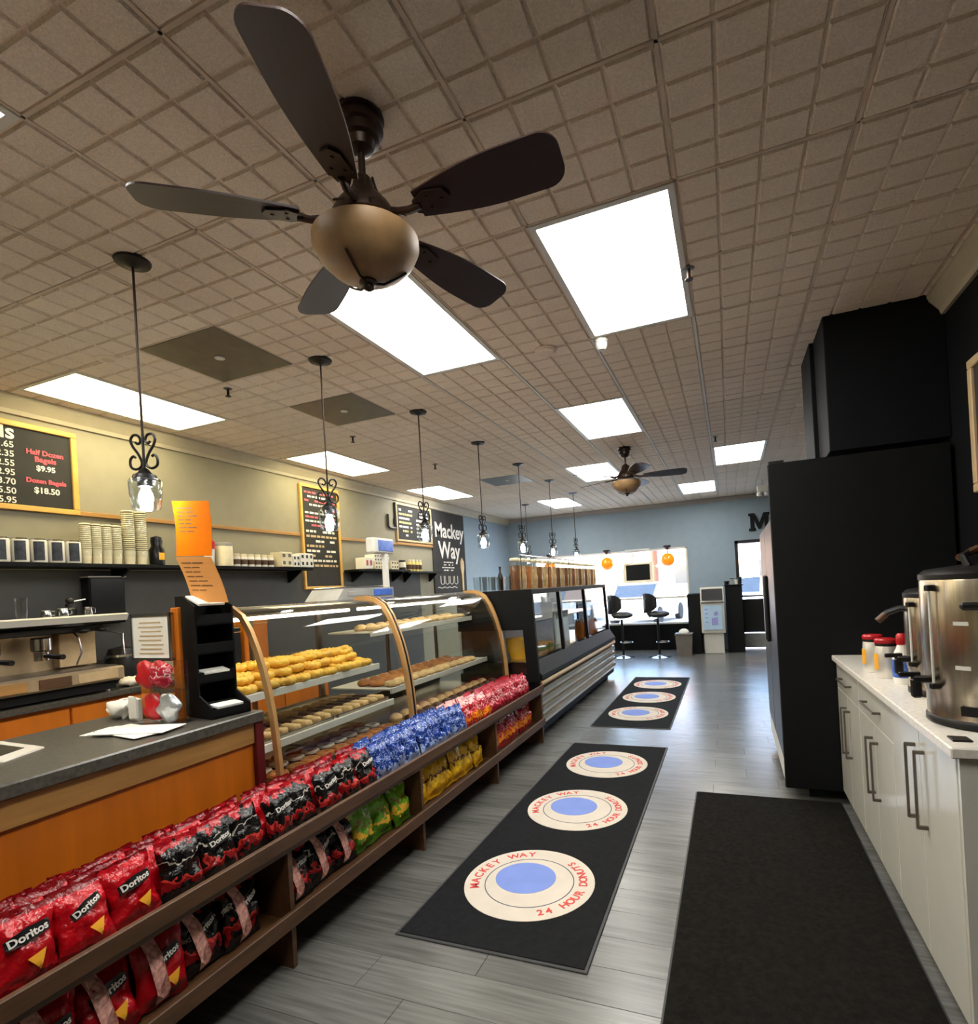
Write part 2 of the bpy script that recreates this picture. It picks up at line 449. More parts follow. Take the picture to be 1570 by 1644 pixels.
# T-bar seams: same runners, far stretches coloured white for the panel light they reflect
for k in range(-7, 3):
    t = MB().box((GX(k) - .006, -.137, ZC - .002), (GX(k) + .006, YB if k not in (-3, -2, -1, 0) else 3.49, ZC + .012)); t.build('ceiling_runner', 'grid', ce)
    if k in (-3, -2, -1, 0): MB().box((GX(k) - .007, 3.5, ZC - .007), (GX(k) + .007, YB, ZC + .012)).build('ceiling_runner', 'white_metal', ce)
for j in range(-4, 16):
    x = XL
    cut = sorted((GX(k), GX(k + 1)) for k, jj, _ in lights if jj == j - 1)
    for c0, c1 in cut + [(XR, XR)]:
        if c0 > x + .01: MB().box((x, GY(j) - .006, ZC - .002), (c0, GY(j) + .006, ZC + .012)).build('ceiling_runner', 'grid', ce)
        x = c1
# walls
struct(MB().box((XL - .15, YR, 0), (XL, 9.42, ZC)).build('wall_left', 'wall_beige'))
struct(MB().box((XL - .15, 9.42, 0), (XL, YB, ZC)).build('wall_left_far', 'wall_blue'))
struct(MB().box((XR, YR, 0), (XR + .15, YB, ZC)).build('wall_right', 'wall_black'))
struct(MB().box((XL, YR - .15, 0), (XR, YR, ZC)).build('wall_rear', 'wall_beige'))
struct(MB().box((XL, .3, 0), (XL + .008, 7.75, 1.80)).build('wall_left_lower', 'wall_dark'))
WX0, WX1, WZ0, WZ1 = -4.10, -.775, .535, 2.115
DX0, DX1, DZ1 = .13, 1.03, 2.15
b = MB()
b.box((XL, YB, 0), (WX0, YB + .16, ZC)); b.box((WX0, YB, WZ1), (WX1, YB + .16, ZC)); b.box((WX1, YB, 0), (DX0, YB + .16, ZC))
b.box((DX0, YB, DZ1), (DX1, YB + .16, ZC)); b.box((DX1, YB, 0), (XR, YB + .16, ZC))
struct(b.build('wall_back', 'wall_blue'))
struct(MB().box((WX0, YB - .01, 0), (WX1 + .12, YB + .16, WZ0)).build('wall_back_lower', 'wall_black'))
CP = [(0, 0), (0, -.13), (.02, -.13), (.03, -.10), (.075, -.045), (.085, -.02), (.085, 0)]
struct(MB().prism([(XL + x, ZC - .004 + z) for x, z in CP], YR, YB, 'y').build('trim_1', 'crown'))
struct(MB().prism([(XR - x, ZC - .004 + z) for x, z in CP], YR, YB, 'y').build('trim_2', 'crown'))
struct(MB().prism([(YB - x * .8, ZC - .004 + z * .7) for x, z in CP], XL + .085, XR - .085, 'x').build('trim_3', 'crown_back'))
struct(MB().box((XL, 1.0, 2.225), (XL + .025, 5.1, 2.262), .004).build('trim_4', 'light_wood'))
struct(MB().box((XL, 5.83, 2.225), (XL + .025, 7.12, 2.262), .004).build('trim_5', 'light_wood'))
struct(MB().box((XL, 7.12, 2.235), (XL + .03, 8.2, 2.275), .004).build('trim_6', 'light_wood'))
# window in the back wall
wd = struct(MB().box((WX0, YB + .05, WZ0), (WX1, YB + .06, WZ1)).build('window_1', 'pane'))
fr = MB(); t = .035
fr.box((WX0, YB - .01, WZ0), (WX0 + t, YB + .1, WZ1)); fr.box((WX1 - t, YB - .01, WZ0), (WX1, YB + .1, WZ1))
fr.box((WX0, YB - .01, WZ1 - t), (WX1, YB + .1, WZ1)); fr.box((WX0, YB - .01, WZ0), (WX1, YB + .1, WZ0 + t))
fr.build('window_frame', 'white_metal', wd)
# glazed door
dr = struct(MB().box((DX0 + .06, YB + .06, .3), (DX1 - .06, YB + .07, DZ1 - .06)).build('door_1', 'pane'))
f = MB(); f.box((DX0, YB - .02, 0), (DX0 + .06, YB + .12, DZ1)); f.box((DX1 - .06, YB - .02, 0), (DX1, YB + .12, DZ1)); f.box((DX0, YB - .02, DZ1 - .06), (DX1, YB + .12, DZ1))
f.build('door_frame', 'black_plastic', dr)
MB().box((DX0 + .06, YB + .04, .02), (DX1 - .06, YB + .09, .30), .01).build('kick_rail', 'grey_plastic', dr)
MB().box((DX0 + .06, YB + .03, 1.02), (DX1 - .06, YB + .05, 1.06), .006).build('push_bar', 'grey_plastic', dr)
MB().box((DX0 + .06, YB + .045, .32), (DX1 - .06, YB + .058, .98)).build('lower_panel', 'black_plastic', dr)
# boxed-in soffit over the cooler
struct(MB().box((.625, 3.90, 2.2), (XR, 4.30, ZC), .004).build('wall_soffit', 'wall_black'))
struct(MB().box((.60, 4.31, 2.2), (XR, 4.75, ZC), .004).build('wall_soffit_step', 'wall_black'))
# ================================================================ CEILING LIGHTS, VENTS
LN = {(-1, 0): 'white ceiling light panel nearest the white cabinets, right of big fan', (-3, 0): 'white ceiling light panel partly hidden behind the big fan bowl',
      (-7, 0): 'warm yellowish ceiling light panel above the bagel price board', (-2, 4): 'white ceiling light panel between the two ceiling fans',
      (-7, 4): 'warm ceiling light panel above the tall wood framed chalkboard', (0, 8): 'small looking ceiling light panel at right, beside the black soffit',
      (-7, 8): 'ceiling light panel by left wall above the chalk mural', (-3, 8): 'ceiling light panel just behind the far ceiling fan',
      (-1, 12): 'farthest right ceiling light panel close to the blue back wall', (-5, 12): 'farthest left ceiling light panel close to the blue back wall',
      (-1, -4): 'ceiling light panel overhead behind the camera, right side', (-7, -4): 'warm ceiling light panel behind the camera along left wall',
      (-4, -4): 'ceiling light panel cut off at the upper left picture edge'}
for k, j, ty in lights:
    x0, y0, x1, y1 = GX(k), GY(j), GX(k + 1), GY(j + 2)
    t = thing('ceiling_light', ((x0 + x1) / 2, (y0 + y1) / 2, ZC - .002), LN[(k, j)], 'ceiling light', 'fluorescent panels in the ceiling')
    w, l = .63 / 2 - .004, .605 - .004; i = .028
    b = MB()
    for lo, hi in (((-w, -l), (w, -l + i)), ((-w, l - i), (w, l)), ((-w, -l + i), (-w + i, l - i)), ((w - i, -l + i), (w, l - i))):
        b.box((lo[0], lo[1], -.006), (hi[0], hi[1], .02))
    b.build('frame', 'white_metal', t)
    MB().box((-w + i, -l + i, .002), (w - i, l - i, .008)).build('lens', 'lens_warm' if ty == 'y' else 'lens_white', t)
VN = ['plain grey square ceiling vent nearest, between first two pendants', 'grey square ceiling vent in the middle, above the display cases', 'farthest grey square ceiling vent, near the chalk mural']
for n, (k, j) in enumerate(vents):
    t = thing('ceiling_vent', (GX(k) + .315, GY(j) + .3025, ZC), VN[n], 'vent', 'square vents in the ceiling')
    MB().box((-.312, -.299, -.006), (.312, .299, .018), .003).build('panel', 'steel_dark', t)
    MB().lathe([(.03, -.012), (.03, -.006)], 16).build('hub', 'white_metal', t)
# ================================================================ CEILING FANS
def make_fan(loc, a0, label, rad):
    t = thing('ceiling_fan', loc, label, 'ceiling fan', 'ceiling fans')
    MB().lathe([(.078, 0), (.081, -.012), (.070, -.016), (.070, -.024), (.076, -.03), (.076, -.05), (.064, -.054), (.062, -.082), (.048, -.088), (.040, -.112), (.014, -.125)], 32).build('canopy', 'bronze', t, smooth=True)
    MB().cyl(.012, -.235, -.12, 14).build('downrod', 'bronze', t, smooth=True)
    MB().lathe([(.02, -.20), (.032, -.215), (.034, -.24), (.05, -.26), (.085, -.30), (.105, -.335), (.108, -.36), (.095, -.375)], 32).build('motor_housing', 'bronze', t, smooth=True)
    cage = MB()
    for i in range(8):
        a = i * math.pi / 4
        cage.tube([(math.cos(a) * r, math.sin(a) * r, z) for r, z in ((.038, -.215), (.05, -.26), (.075, -.31), (.12, -.35), (.155, -.375))], .004, 6)
    cage.build('motor_ribs', 'bronze', t, smooth=True)
    # blade mesh along +X, pitched
    bl = MB(); N = 14; top = []; th = .006
    L0, L1 = .20, rad
    outl = []
    for i in range(N + 1):
        s = i / N; x = L0 + (L1 - L0 - .06) * s
        outl.append((x, .045 + .040 * math.sin(min(1, s / .75) * math.pi / 2)))
    for i in range(1, 9):
        a = i / 8 * math.pi / 2
        outl.append((L1 - .06 + .06 * math.sin(a), .03 + .055 * math.cos(a)))
    poly = [(x, w) for x, w in outl] + [(x, -w) for x, w in reversed(outl)]
    bl.prism(poly, -th / 2, th / 2, 'z')
    bme = bl.mesh('blade'); bme.materials.append(MATS['blade'])
    ir = MB()
    ir.tube([(.095, 0, .012), (.13, 0, -.004), (.17, 0, -.012), (.21, 0, -.008)], .012, 8)
    ir.prism([(.19, .02), (.235, .042), (.30, .03), (.315, 0), (.30, -.03), (.235, -.042), (.19, -.02)], -.011, -.0035, 'z')
    for px, py in ((.24, .02), (.24, -.02), (.285, 0)): ir.lathe([(.006, -.014), (.006, -.011)], 8, None, px, py)
    ime = ir.mesh('blade_iron', True); ime.materials.append(MATS['bronze'])
    for i in range(5):
        a = a0 + i * 2 * math.pi / 5
        o = obj('blade', bme, None, t, (0, 0, -.35)); o.rotation_euler = (R(-14), 0, a); o.rotation_mode = 'XYZ'
        o.matrix_local = Matrix.Translation((0, 0, -.35)) @ Matrix.Rotation(a, 4, 'Z') @ Matrix.Rotation(R(-13), 4, 'X')
        obj('blade_iron', ime, None, o)
    MB().lathe([(.10, -.395), (.158, -.402), (.172, -.414), (.172, -.436), (.154, -.474), (.118, -.51), (.07, -.537), (.03, -.547)], 40).build('light_bowl', 'amber', t, smooth=True)
    fi = MB().lathe([(.028, -.545), (.03, -.553), (.016, -.56), (.018, -.571), (.004, -.58)], 16)
    for i in range(3):
        a = i * 2 * math.pi / 3 + .6
        fi.tube([(math.cos(a) * r, math.sin(a) * r, z) for r, z in ((.01, -.553), (.05, -.553), (.085, -.535), (.11, -.52), (.125, -.51))], .0045, 6)
    fi.build('finial', 'bronze', t, smooth=True)
    return t
make_fan((-1.055, 1.52, ZC), R(-71), 'large dark wood ceiling fan with amber bowl, nearest the camera', .672)
make_fan((-1.07, 6.50, ZC), R(8), 'small looking far ceiling fan with amber bowl and dark blades', .69)
# ================================================================ PENDANTS
def catmull(p, n=6):
    out = []
    for i in range(len(p) - 1):
        a, b, c, d = (Vector(p[max(i - 1, 0)]), Vector(p[i]), Vector(p[i + 1]), Vector(p[min(i + 2, len(p) - 1)]))
        for k in range(n):
            t = k / n
            out.append(.5 * ((2 * b) + (c - a) * t + (2 * a - 5 * b + 4 * c - d) * t * t + (3 * b - a - 3 * c + d) * t ** 3))
    out.append(Vector(p[-1])); return out
HS = [(.040, -.895), (.052, -.888), (.066, -.905), (.064, -.935), (.042, -.948), (.018, -.94), (.010, -.92), (.026, -.88), (.050, -.845), (.060, -.815), (.046, -.793), (.022, -.797), (.012, -.82), (.024, -.834), (.036, -.826)]
def make_pendant():
    t = thing('pendant_lamp', (0, 0, ZC), '', 'pendant lamp')
    MB().lathe([(.072, 0), (.075, -.006), (.070, -.016), (.03, -.024), (.012, -.034)], 28).build('canopy', 'black_plastic', t, smooth=True)
    MB().cyl(.0055, -.80, -.03, 10).build('rod', 'bronze', t, smooth=True)
    for s in (1, -1):
        pts = [(s * q.x, 0, q.y) for q in catmull([(a, b) for a, b in HS], 5)]
        MB().tube(pts, .0058, 7).build('scroll', 'black_plastic', t, smooth=True)
    MB().cyl(.006, -.97, -.79, 8).build('stem', 'black_plastic', t, smooth=True)
    MB().lathe([(.008, -.945), (.02, -.955), (.028, -.968), (.046, -.978), (.05, -.99), (.05, -1.0), (.03, -1.0), (.03, -1.03), (.0, -1.03)], 24).build('socket_cap', 'black_plastic', t, smooth=True)
    MB().lathe([(.045, -.99), (.062, -.998), (.066, -1.01), (.064, -1.07), (.058, -1.125), (.052, -1.135), (.050, -1.133), (.055, -1.12), (.061, -1.07), (.063, -1.012), (.058, -1.002), (.045, -.994)], 28, cap=False).build('glass_jar', 'jar_glass', t, smooth=True)
    MB().lathe([(.012, -1.025), (.016, -1.04), (.027, -1.065), (.03, -1.085), (.024, -1.105), (.0, -1.115)], 18).build('bulb', 'bulb', t, smooth=True)
    return t
pn = make_pendant()
PP = [(-2.44, 1.70, 16), (-2.44, 2.92, 60), (-2.44, 4.14, 75), (-2.43, 5.33, 80), (-2.43, 6.53, 70), (-2.435, 7.83, 60), (-2.43, 9.15, 75), (-3.55, 9.80, 40)]
PLB = ['nearest scroll topped glass jar pendant, left of the orange sheet', 'second scroll pendant from the camera, over the tall framed chalkboard', 'third scroll pendant from the camera, over the curved glass cases', 'fourth scroll pendant from the camera, right of the chalk mural', 'fifth scroll pendant from the camera in the aisle row', 'sixth scroll pendant from the camera in the aisle row', 'seventh and farthest scroll pendant in the aisle row', 'lone low looking pendant near the far left corner']
for i, (x, y, a) in enumerate(PP):
    o = pn if i == 0 else copy_tree(pn)
    o.location = (x, y, ZC); o.rotation_euler = (0, 0, R(a)); o['label'] = PLB[i]; o['group'] = 'scroll pendants over the counter'
# ceiling bits
def sprinkler(x, y, label):
    t = thing('sprinkler', (x, y, ZC), label, 'sprinkler', 'ceiling sprinklers')
    MB().lathe([(.032, 0), (.03, -.008), (.012, -.012)], 16).build('escutcheon', 'steel_dark', t, smooth=True)
    MB().cyl(.009, -.06, -.01, 10).build('stem', 'bronze', t)
    MB().lathe([(.02, -.064), (.02, -.06)], 12).build('deflector', 'bronze', t)
for x, y, l in ((-.11, 2.95, 'brass ceiling sprinkler right of the nearest white light panel'), (-3.34, 2.98, 'dark ceiling sprinkler beside the nearest grey vent'), (-3.37, 4.44, 'dark ceiling sprinkler beyond the middle grey vent'), (-3.30, 5.93, 'dark ceiling sprinkler left of the third pendant rod'), (-.064, 6.6, 'small ceiling sprinkler above the far right light panel')):
    sprinkler(x, y, l)
t = thing('occupancy_sensor', (-.69, 3.53, ZC), 'white cylindrical sensor at the corner of the nearest light panel', 'sensor')
MB().cyl(.042, -.03, 0, 20, bev=.006).build('base', 'white_metal', t, smooth=True)
MB().lathe([(.038, -.03), (.036, -.055), (.024, -.075), (.0, -.082)], 20).build('dome', 'white_metal', t, smooth=True)
t = thing('smoke_detector', (-1.06, 3.5, ZC), 'tan round smoke detector between the two nearest light panels', 'smoke detector')
MB().lathe([(.075, 0), (.074, -.012), (.06, -.018)], 28).build('base', 'tile', t, smooth=True)
MB().lathe([(.058, -.016), (.05, -.035), (.0, -.038)], 28).build('cover', 'tile', t, smooth=True)
t = thing('ceiling_speaker', (-3.55, 2.28, ZC), 'small tan round ceiling speaker above the warm light panel', 'speaker')
MB().lathe([(.07, 0), (.068, -.008), (.05, -.012)], 24).build('rim', 'tile', t, smooth=True)
MB().lathe([(.05, -.010), (.0, -.016)], 24).build('grille', 'grid', t, smooth=True)
t = thing('emergency_light', (.60, 10.1, ZC), 'small white emergency light fixture hanging near the cooler top', 'emergency light')
MB().cyl(.015, -.1, 0, 10).build('stem', 'white_metal', t)
MB().box((-.09, -.04, -.2), (.09, .04, -.1), .01).build('case', 'white_metal', t)
for s in (-1, 1): MB().lathe([(.0, -.28), (.04, -.27), (.045, -.23), (.02, -.2)], 14, None, s * .055, -.02).build('lamp_head', 'white_metal', t, smooth=True)
# ================================================================ FRONT COUNTER (left)
CT = .965
o = (-2.4, .7, 0)
t = thing('service_counter', o, 'orange wood service counter with dark speckled laminate top', 'counter')
MB().box((-2.80, -.6, .915), (-2.05, 1.93, CT), .006).build('countertop', 'laminate', t, o)
MB().box((-2.72, -.6, .0), (-2.085, 1.92, .825)).build('front_panel', 'orange_wood', t, o)
MB().box((-2.72, -.6, .82), (-2.072, 1.925, .915), .003).build('trim_band', 'light_wood', t, o)
MB().box((-2.10, 1.885, .0), (-2.062, 1.932, .915), .003).build('corner_post', 'maroon', t, o)
# ================================================================ SNACK SHELF
SX0, SX1 = -2.03, -1.69
o = (-1.86, 2.7, 0)
sh = thing('snack_shelf', o, 'long low brown wooden two tier snack shelf along the aisle', 'shelf')
DV = [.62, 1.68, 2.68, 3.75, 4.82]
MB().box((SX0, .6, .175), (SX1, 4.84, .195)).build('lower_board', 'brown_wood', sh, o)
MB().box((SX0, .6, .464), (SX1, 4.84, .481)).build('upper_board', 'brown_wood', sh, o)
MB().box((SX1 - .004, .6, .172), (SX1 + .016, 4.84, .235), .003).build('lower_lip', 'brown_wood', sh, o)
MB().box((SX1 - .004, .6, .487), (SX1 + .016, 4.84, .545), .003).build('upper_lip', 'brown_wood', sh, o)
MB().box((SX0 - .012, .6, .05), (SX0, 4.84, .56)).build('back_board', 'brown_wood', sh, o)
for d in DV:
    b = MB().prism([(SX0, 0), (SX1 - .006, 0), (SX1 - .006, .172), (SX1 - .006, .464), (SX0, .464)], d - .011, d + .011, 'y')
    b.build('divider', 'brown_wood', sh, o)
for i in range(len(DV)):
    d = DV[i]
    MB().box((SX1 - .03, d - .010, .481), (SX1 - .004, d + .010, .52)).build('lip_bracket', 'brown_wood', sh, o)
# ---------------------------------------------------------------- chip bags
BW, BH = .165, .225
def bag_t(u, v):      # half thickness over the bag face
    e = max(0.0, 1 - abs(2 * u - 1) ** 2.4) ** .55
    w = min(1, max(0, (v - .055) / .2)) * min(1, max(0, (.945 - v) / .25))
    return .032 * e * (w * w * (3 - 2 * w)) ** .7
def bag_mesh(seed, crush):
    rg = random.Random(seed); b = MB(); NU, NV = 14, 18; sd = Vector((rg.uniform(0, 50), rg.uniform(0, 50), 0))
    F = {}; K = {}
    for i in range(NU + 1):
        for j in range(NV + 1):
            u, v = i / NU, j / NV
            tt = bag_t(u, v)
            n1 = noise.noise(Vector((u * 4, v * 5, 0)) + sd); n2 = noise.noise(Vector((u * 9, v * 3, 5)) + sd)
            d = (n1 * .013 + n2 * .008 + .006 * noise.noise(Vector((u * 14 + v * 9, v * 12, 9)) + sd)) * crush
            yy = (u - .5) * BW * (1 - .10 * math.sin(math.pi * v) ** 2) + noise.noise(Vector((v * 3, 1, u)) + sd) * .006
            zz = v * BH + n1 * .006 * crush
            edge = i in (0, NU) or j in (0, NV)
            zig = (.002 if (i % 2) else -.002) if (v < .05 or v > .95) else 0
            F[i, j] = b.bm.verts.new((tt + d * min(1, tt / .01) + zig + .0006, yy, zz))
            K[i, j] = F[i, j] if edge else b.bm.verts.new((-tt - d * min(1, tt / .01) + zig - .0006, yy, zz))
    for i in range(NU):
        for j in range(NV):
            b.bm.faces.new((F[i, j], F[i + 1, j], F[i + 1, j + 1], F[i, j + 1]))
            q = (K[i, j], K[i, j + 1], K[i + 1, j + 1], K[i + 1, j])
            if len(set(q)) == 4 and set(q) != {F[i, j], F[i + 1, j], F[i + 1, j + 1], F[i, j + 1]}:
                try: b.bm.faces.new(q)
                except ValueError: pass
    me = b.mesh('chip_bag', True, 60); me.materials.append(None)
    return me
BAGS = [bag_mesh(s, 1.0 + .25 * (s % 3)) for s in range(6)]
def on_bag(y, z): return bag_t(min(1, max(0, y / (BW * .93) + .5)), min(1, max(0, z / BH))) + .0105
def drape(me, dy, dz, tilt=0.0, lift=0.0):
    """lay a flat text / outline mesh (x,y) onto the bulge of a bag"""
    b = bmesh.new(); b.from_mesh(me)
    ca, sa = math.cos(tilt), math.sin(tilt)
    for v in b.verts:
        x, y, z = v.co
        yy, zz = x * ca - y * sa + dy, x * sa + y * ca + dz
        v.co = (on_bag(yy, zz) + z + lift, yy, zz)
    n = bpy.data.meshes.new('lettering'); b.to_mesh(n); b.free(); n.materials.append(None)
    return n
LOGO = drape(text_mesh('Doritos', .036, .0006, .001), 0, .142, R(16), .006)
def poly_mesh(poly, nm):
    b = MB(); b.prism(poly, -.0005, .0005, 'z'); bmesh.ops.subdivide_edges(b.bm, edges=b.bm.edges, cuts=3, use_grid_fill=True)
    return b.mesh(nm)
PATCH = drape(poly_mesh([(-.064, -.017), (.0, -.022), (.064, -.017), (.066, .018), (0, .026), (-.062, .016)], 'logo_patch'), 0, .142, R(16), .004)
CHIP = drape(poly_mesh([(-.022, .016), (.026, .02), (.0, -.028)], 'chip_picture'), .016, .066, .2, .005)
STRIP = drape(poly_mesh([(-.019, -.098), (.019, -.098), (.019, -.03), (.019, .03), (.019, .098), (-.019, .098), (-.019, .03), (-.019, -.03)], 'strip'), -.028, .112, R(7), .010)
CN = {'bag_red': 'red', 'bag_black': 'black and red', 'bag_blue': 'blue and white', 'bag_green': 'green', 'bag_yellow': 'yellow', 'bag_orange': 'red and orange', 'bag_pink': 'pinkish red'}
def bag(m, loc, lean, yaw, roll, label, group, deco, sc=1.0, k=[0]):
    k[0] += 1
    o = bpy.data.objects.new('chip_bag', BAGS[k[0] % 6]); C.objects.link(o)
    o.material_slots[0].link = 'OBJECT'; o.material_slots[0].material = MATS[m]
    o.matrix_world = Matrix.Translation(loc) @ Matrix.Rotation(yaw, 4, 'Z') @ Matrix.Rotation(-lean, 4, 'Y') @ Matrix.Rotation(roll, 4, 'X') @ Matrix.Scale(sc, 4)
    tag(o, label, 'chip bag', group)
    if 'l' in deco:
        w_ = rng.uniform(-.22, .12); g_ = rng.uniform(.74, .9)
        for nm_, me_, mm_ in (('logo_patch', PATCH, 'black_plastic'), ('lettering', LOGO, 'chalk_white')):
            inst(nm_, me_, mm_, o).matrix_local = Matrix.Translation((0, rng.uniform(-.004, .004) * 0, .142)) @ Matrix.Rotation(w_, 4, 'X') @ Matrix.Diagonal((1, g_, g_, 1)) @ Matrix.Translation((0, 0, -.142))
    if 'c' in deco: inst('chip_picture', CHIP, 'label_orange', o)
    if 's' in deco: inst('price_strip', STRIP, 'pink_strip', o)
    return o
def upper_col(y):
    return 'bag_red' if y < 1.28 else 'bag_black' if y < 2.42 else 'bag_blue' if y < 3.36 else 'bag_orange' if y < 3.85 else 'bag_pink'
y = .70; n = 0
while y < 4.74:
    m = upper_col(y)
    bag(m, (-1.765 + rng.uniform(-.012, .012), y, .488), R(18 + rng.uniform(-3, 4)), R(rng.uniform(-6, 4)), R(rng.uniform(-5, 5)),
        f'{CN[m]} chip bag, {ordn(n)} from near end, front row of upper shelf', 'chip bags standing on the upper shelf', 'lc' if m == 'bag_red' else 'l' if m == 'bag_black' and n % 2 else '', .9)
    y += .146; n += 1
for r, (xx, ln, z0, step) in enumerate(((-1.840, 22, .488, .148), (-1.902, 20, .487, .15), (-1.960, 12, .486, .15))):
    y = .66 + .05 * r; n = 0
    while y < 4.72:
        m = 'bag_red' if y < 2.36 else upper_col(y)
        bag(m, (xx + rng.uniform(-.012, .012), y, z0), R(ln + rng.uniform(-3, 3)), R(rng.uniform(-6, 6)), R(rng.uniform(-5, 5)),
            f'{CN[m]} chip bag, {ordn(n)} from near end, {ORD[r + 1]} row back on upper shelf', 'chip bags piled behind the front row', '', (.86, .82, .76)[r])
        y += step; n += 1
def lower_col(y):
    return 'bag_red' if y < 1.22 else 'bag_black' if y < 2.2 else 'bag_green' if y < 2.66 else 'bag_yellow' if y < 3.72 else 'bag_orange'
for r, xx in ((0, -1.765), (1, -1.86)):
    y = .72; n = 0
    while y < 4.76:
        if min(abs(y - d) for d in DV) < .097: y += .01; continue
        m = lower_col(y)
        bag(m, (xx + rng.uniform(-.01, .01), y, .203), R(14 + rng.uniform(-4, 4)), R(rng.uniform(-6, 5)), R(rng.uniform(-4, 4)),
            f'{CN[m]} chip bag, {ordn(n)} from near end, {"front" if r == 0 else "back"} row of lower shelf', 'chip bags on the lower shelf',
            ('ls' + ('c' if m == 'bag_red' else '')) if r == 0 and y < 2.2 else '', 1.0)
        y += .157; n += 1
# ================================================================ CURVED GLASS CASES
PROF = [(-2.04, .58), (-2.045, .70), (-2.056, .84), (-2.068, .936), (-2.088, 1.05), (-2.112, 1.147), (-2.142, 1.235), (-2.178, 1.32), (-2.222, 1.39), (-2.28, 1.428), (-2.345, 1.442), (-2.44, 1.435)]
YA, YM, YE = 1.96, 3.15, 4.83
def case(y0, y1, label, shelves, first):
    o = (-2.4, (y0 + y1) / 2, 0)
    t = thing('display_case', o, label, 'display case', 'curved glass pastry cases')
    MB().box((-2.80, y0, 0), (-2.055, y1, .56)).build('base', 'black_matte', t, o)
    MB().box((-2.80, y0 + .03, .56), (-2.06, y1 - .03, .575)).build('deck', 'steel', t, o)
    MB().ribbon(PROF, y0 + .028, y1 - .028, .006).build('curved_pane', 'case_glass', t, o, True)
    MB().box((-2.80, y0, 1.395), (-2.44, y1, 1.437), .006).build('top', 'steel_dark', t, o)
    MB().box((-2.06, y0 + .02, .562), (-2.03, y1 - .02, .592), .004).build('sill', 'chrome', t, o)
    MB().rod((-2.47, y0 + .05, 1.380), (-2.47, y1 - .05, 1.380), .011).build('lamp_tube', 'case_lamp', t, o)
    MB().box((-2.80, y0, .56), (-2.775, y1, .66)).build('rear_rail', 'steel_dark', t, o)
    for yy in (y0 + .01, (y0 + y1) / 2, y1 - .01): MB().box((-2.80, yy - .01, .56), (-2.775, yy + .01, 1.40)).build('rear_post', 'steel_dark', t, o)
    for x0, z in shelves:
        MB().box((-2.74, y0 + .04, z - .012), (x0, y1 - .04, z), .003).build('shelf', 'white_metal', t, o)
        MB().box((x0 - .012, y0 + .04, z - .035), (x0 + .004, y1 - .04, z + .004), .002).build('shelf_edge', 'white_metal', t, o)
    ins = [(p[0] - .035 * max(.25, min(1, (p[1] - .5) / .5)), p[1] - (.035 if p[1] > 1.3 else 0)) for p in PROF]
    for yy, w, mm in ((y0 + .018, .022, 'gold'), (y1 - .018, .022, 'gold')):
        MB().ribbon(PROF, yy - w / 2, yy + w / 2, .03).build('end_frame', mm, t, o, True)
    return t
c1 = case(YA, YM, 'left curved glass pastry case full of yellow glazed crullers', [(-2.25, 1.005), (-2.15, .765)], True)
c2 = case(YM, YE, 'right curved glass pastry case with bagels on its shelves', [(-2.36, 1.215), (-2.22, .815)], False)
MB().ribbon([(x + .004, z + .002) for x, z in PROF], YM - .006, YM + .006, .03).build('joint_strip', 'black_gloss', c1, c1.location, True)
MB().prism(PROF + [(-2.79, 1.43), (-2.79, .58)], YE + .001, YE + .007, 'y').build('end_pane', 'case_glass', c2, c2.location)
MB().ribbon(PROF, YE + .007, YE + .018, .02).build('end_edge', 'chrome', c2, c2.location, True)
# pastries
DON = MB().torus(.033, .0185, (0, 0, .0165), 18, 9, .9).mesh('pastry', True)
ICE = MB().torus(.033, .0165, (0, 0, .0225), 18, 8, .75).mesh('icing', True)
CRU = MB()
n0 = []
pts = [(.034 * math.cos(2 * math.pi * i / 30), .034 * math.sin(2 * math.pi * i / 30), .019) for i in range(30)]
CRU.tube(pts, .019, 8, True)
CRU.bm.verts.ensure_lookup_table()
for i in range(30):
    for k in range(8):
        v = CRU.bm.verts[i * 8 + k]; c = Vector(pts[i]); s = 1.12 if i % 3 else .86
        v.co = c + (v.co - c) * s; v.co.z = max(0, v.co.z * .95)
CRU = CRU.mesh('pastry', True, 80)
BAR = MB().box((-.027, -.058, 0), (.027, .058, .034), .014, None, 3).mesh('pastry', True)
BUN = MB().lathe([(.0, 0), (.036, 0), (.046, .014), (.04, .03), (.02, .042), (0, .045)], 16).mesh('pastry', True)
def pastry(nm, me, m, loc, rz, label, cat, group, ice=None, sc=1.0, tilt=0):
    o = bpy.data.objects.new(nm, me); C.objects.link(o)
    if not me.materials: me.materials.append(None)
    o.material_slots[0].link = 'OBJECT'; o.material_slots[0].material = MATS[m]
    o.location = loc; o.rotation_euler = (tilt, 0, rz); o.scale = (sc,) * 3
    tag(o, label, cat, group)
    if ice: inst('icing', ICE, ice, o)
    return o
for row, (x, zz, y0) in enumerate(((-2.31, 0, .10), (-2.41, 0, .12), (-2.51, 0, .10), (-2.61, 0, .13), (-2.36, .043, .14), (-2.46, .045, .11), (-2.56, .043, .15), (-2.42, .085, .3), (-2.5, .086, .24))):
    y = YA + y0; i = 0
    while y < YM - .1:
        pastry('cruller', CRU, 'dough_yellow', (x + rng.uniform(-.016, .016), y, 1.0055 + zz + rng.uniform(0, .006)), rng.uniform(0, 6), f'yellow glazed cruller, {ordn(i)} from left in row {"one two three four five six seven eight nine".split()[row]} of heap', 'cruller', 'crullers in the left case', sc=rng.uniform(1.1, 1.32), tilt=R(rng.uniform(-14, 14)) if zz else 0)
        y += rng.uniform(.105, .135); i += 1
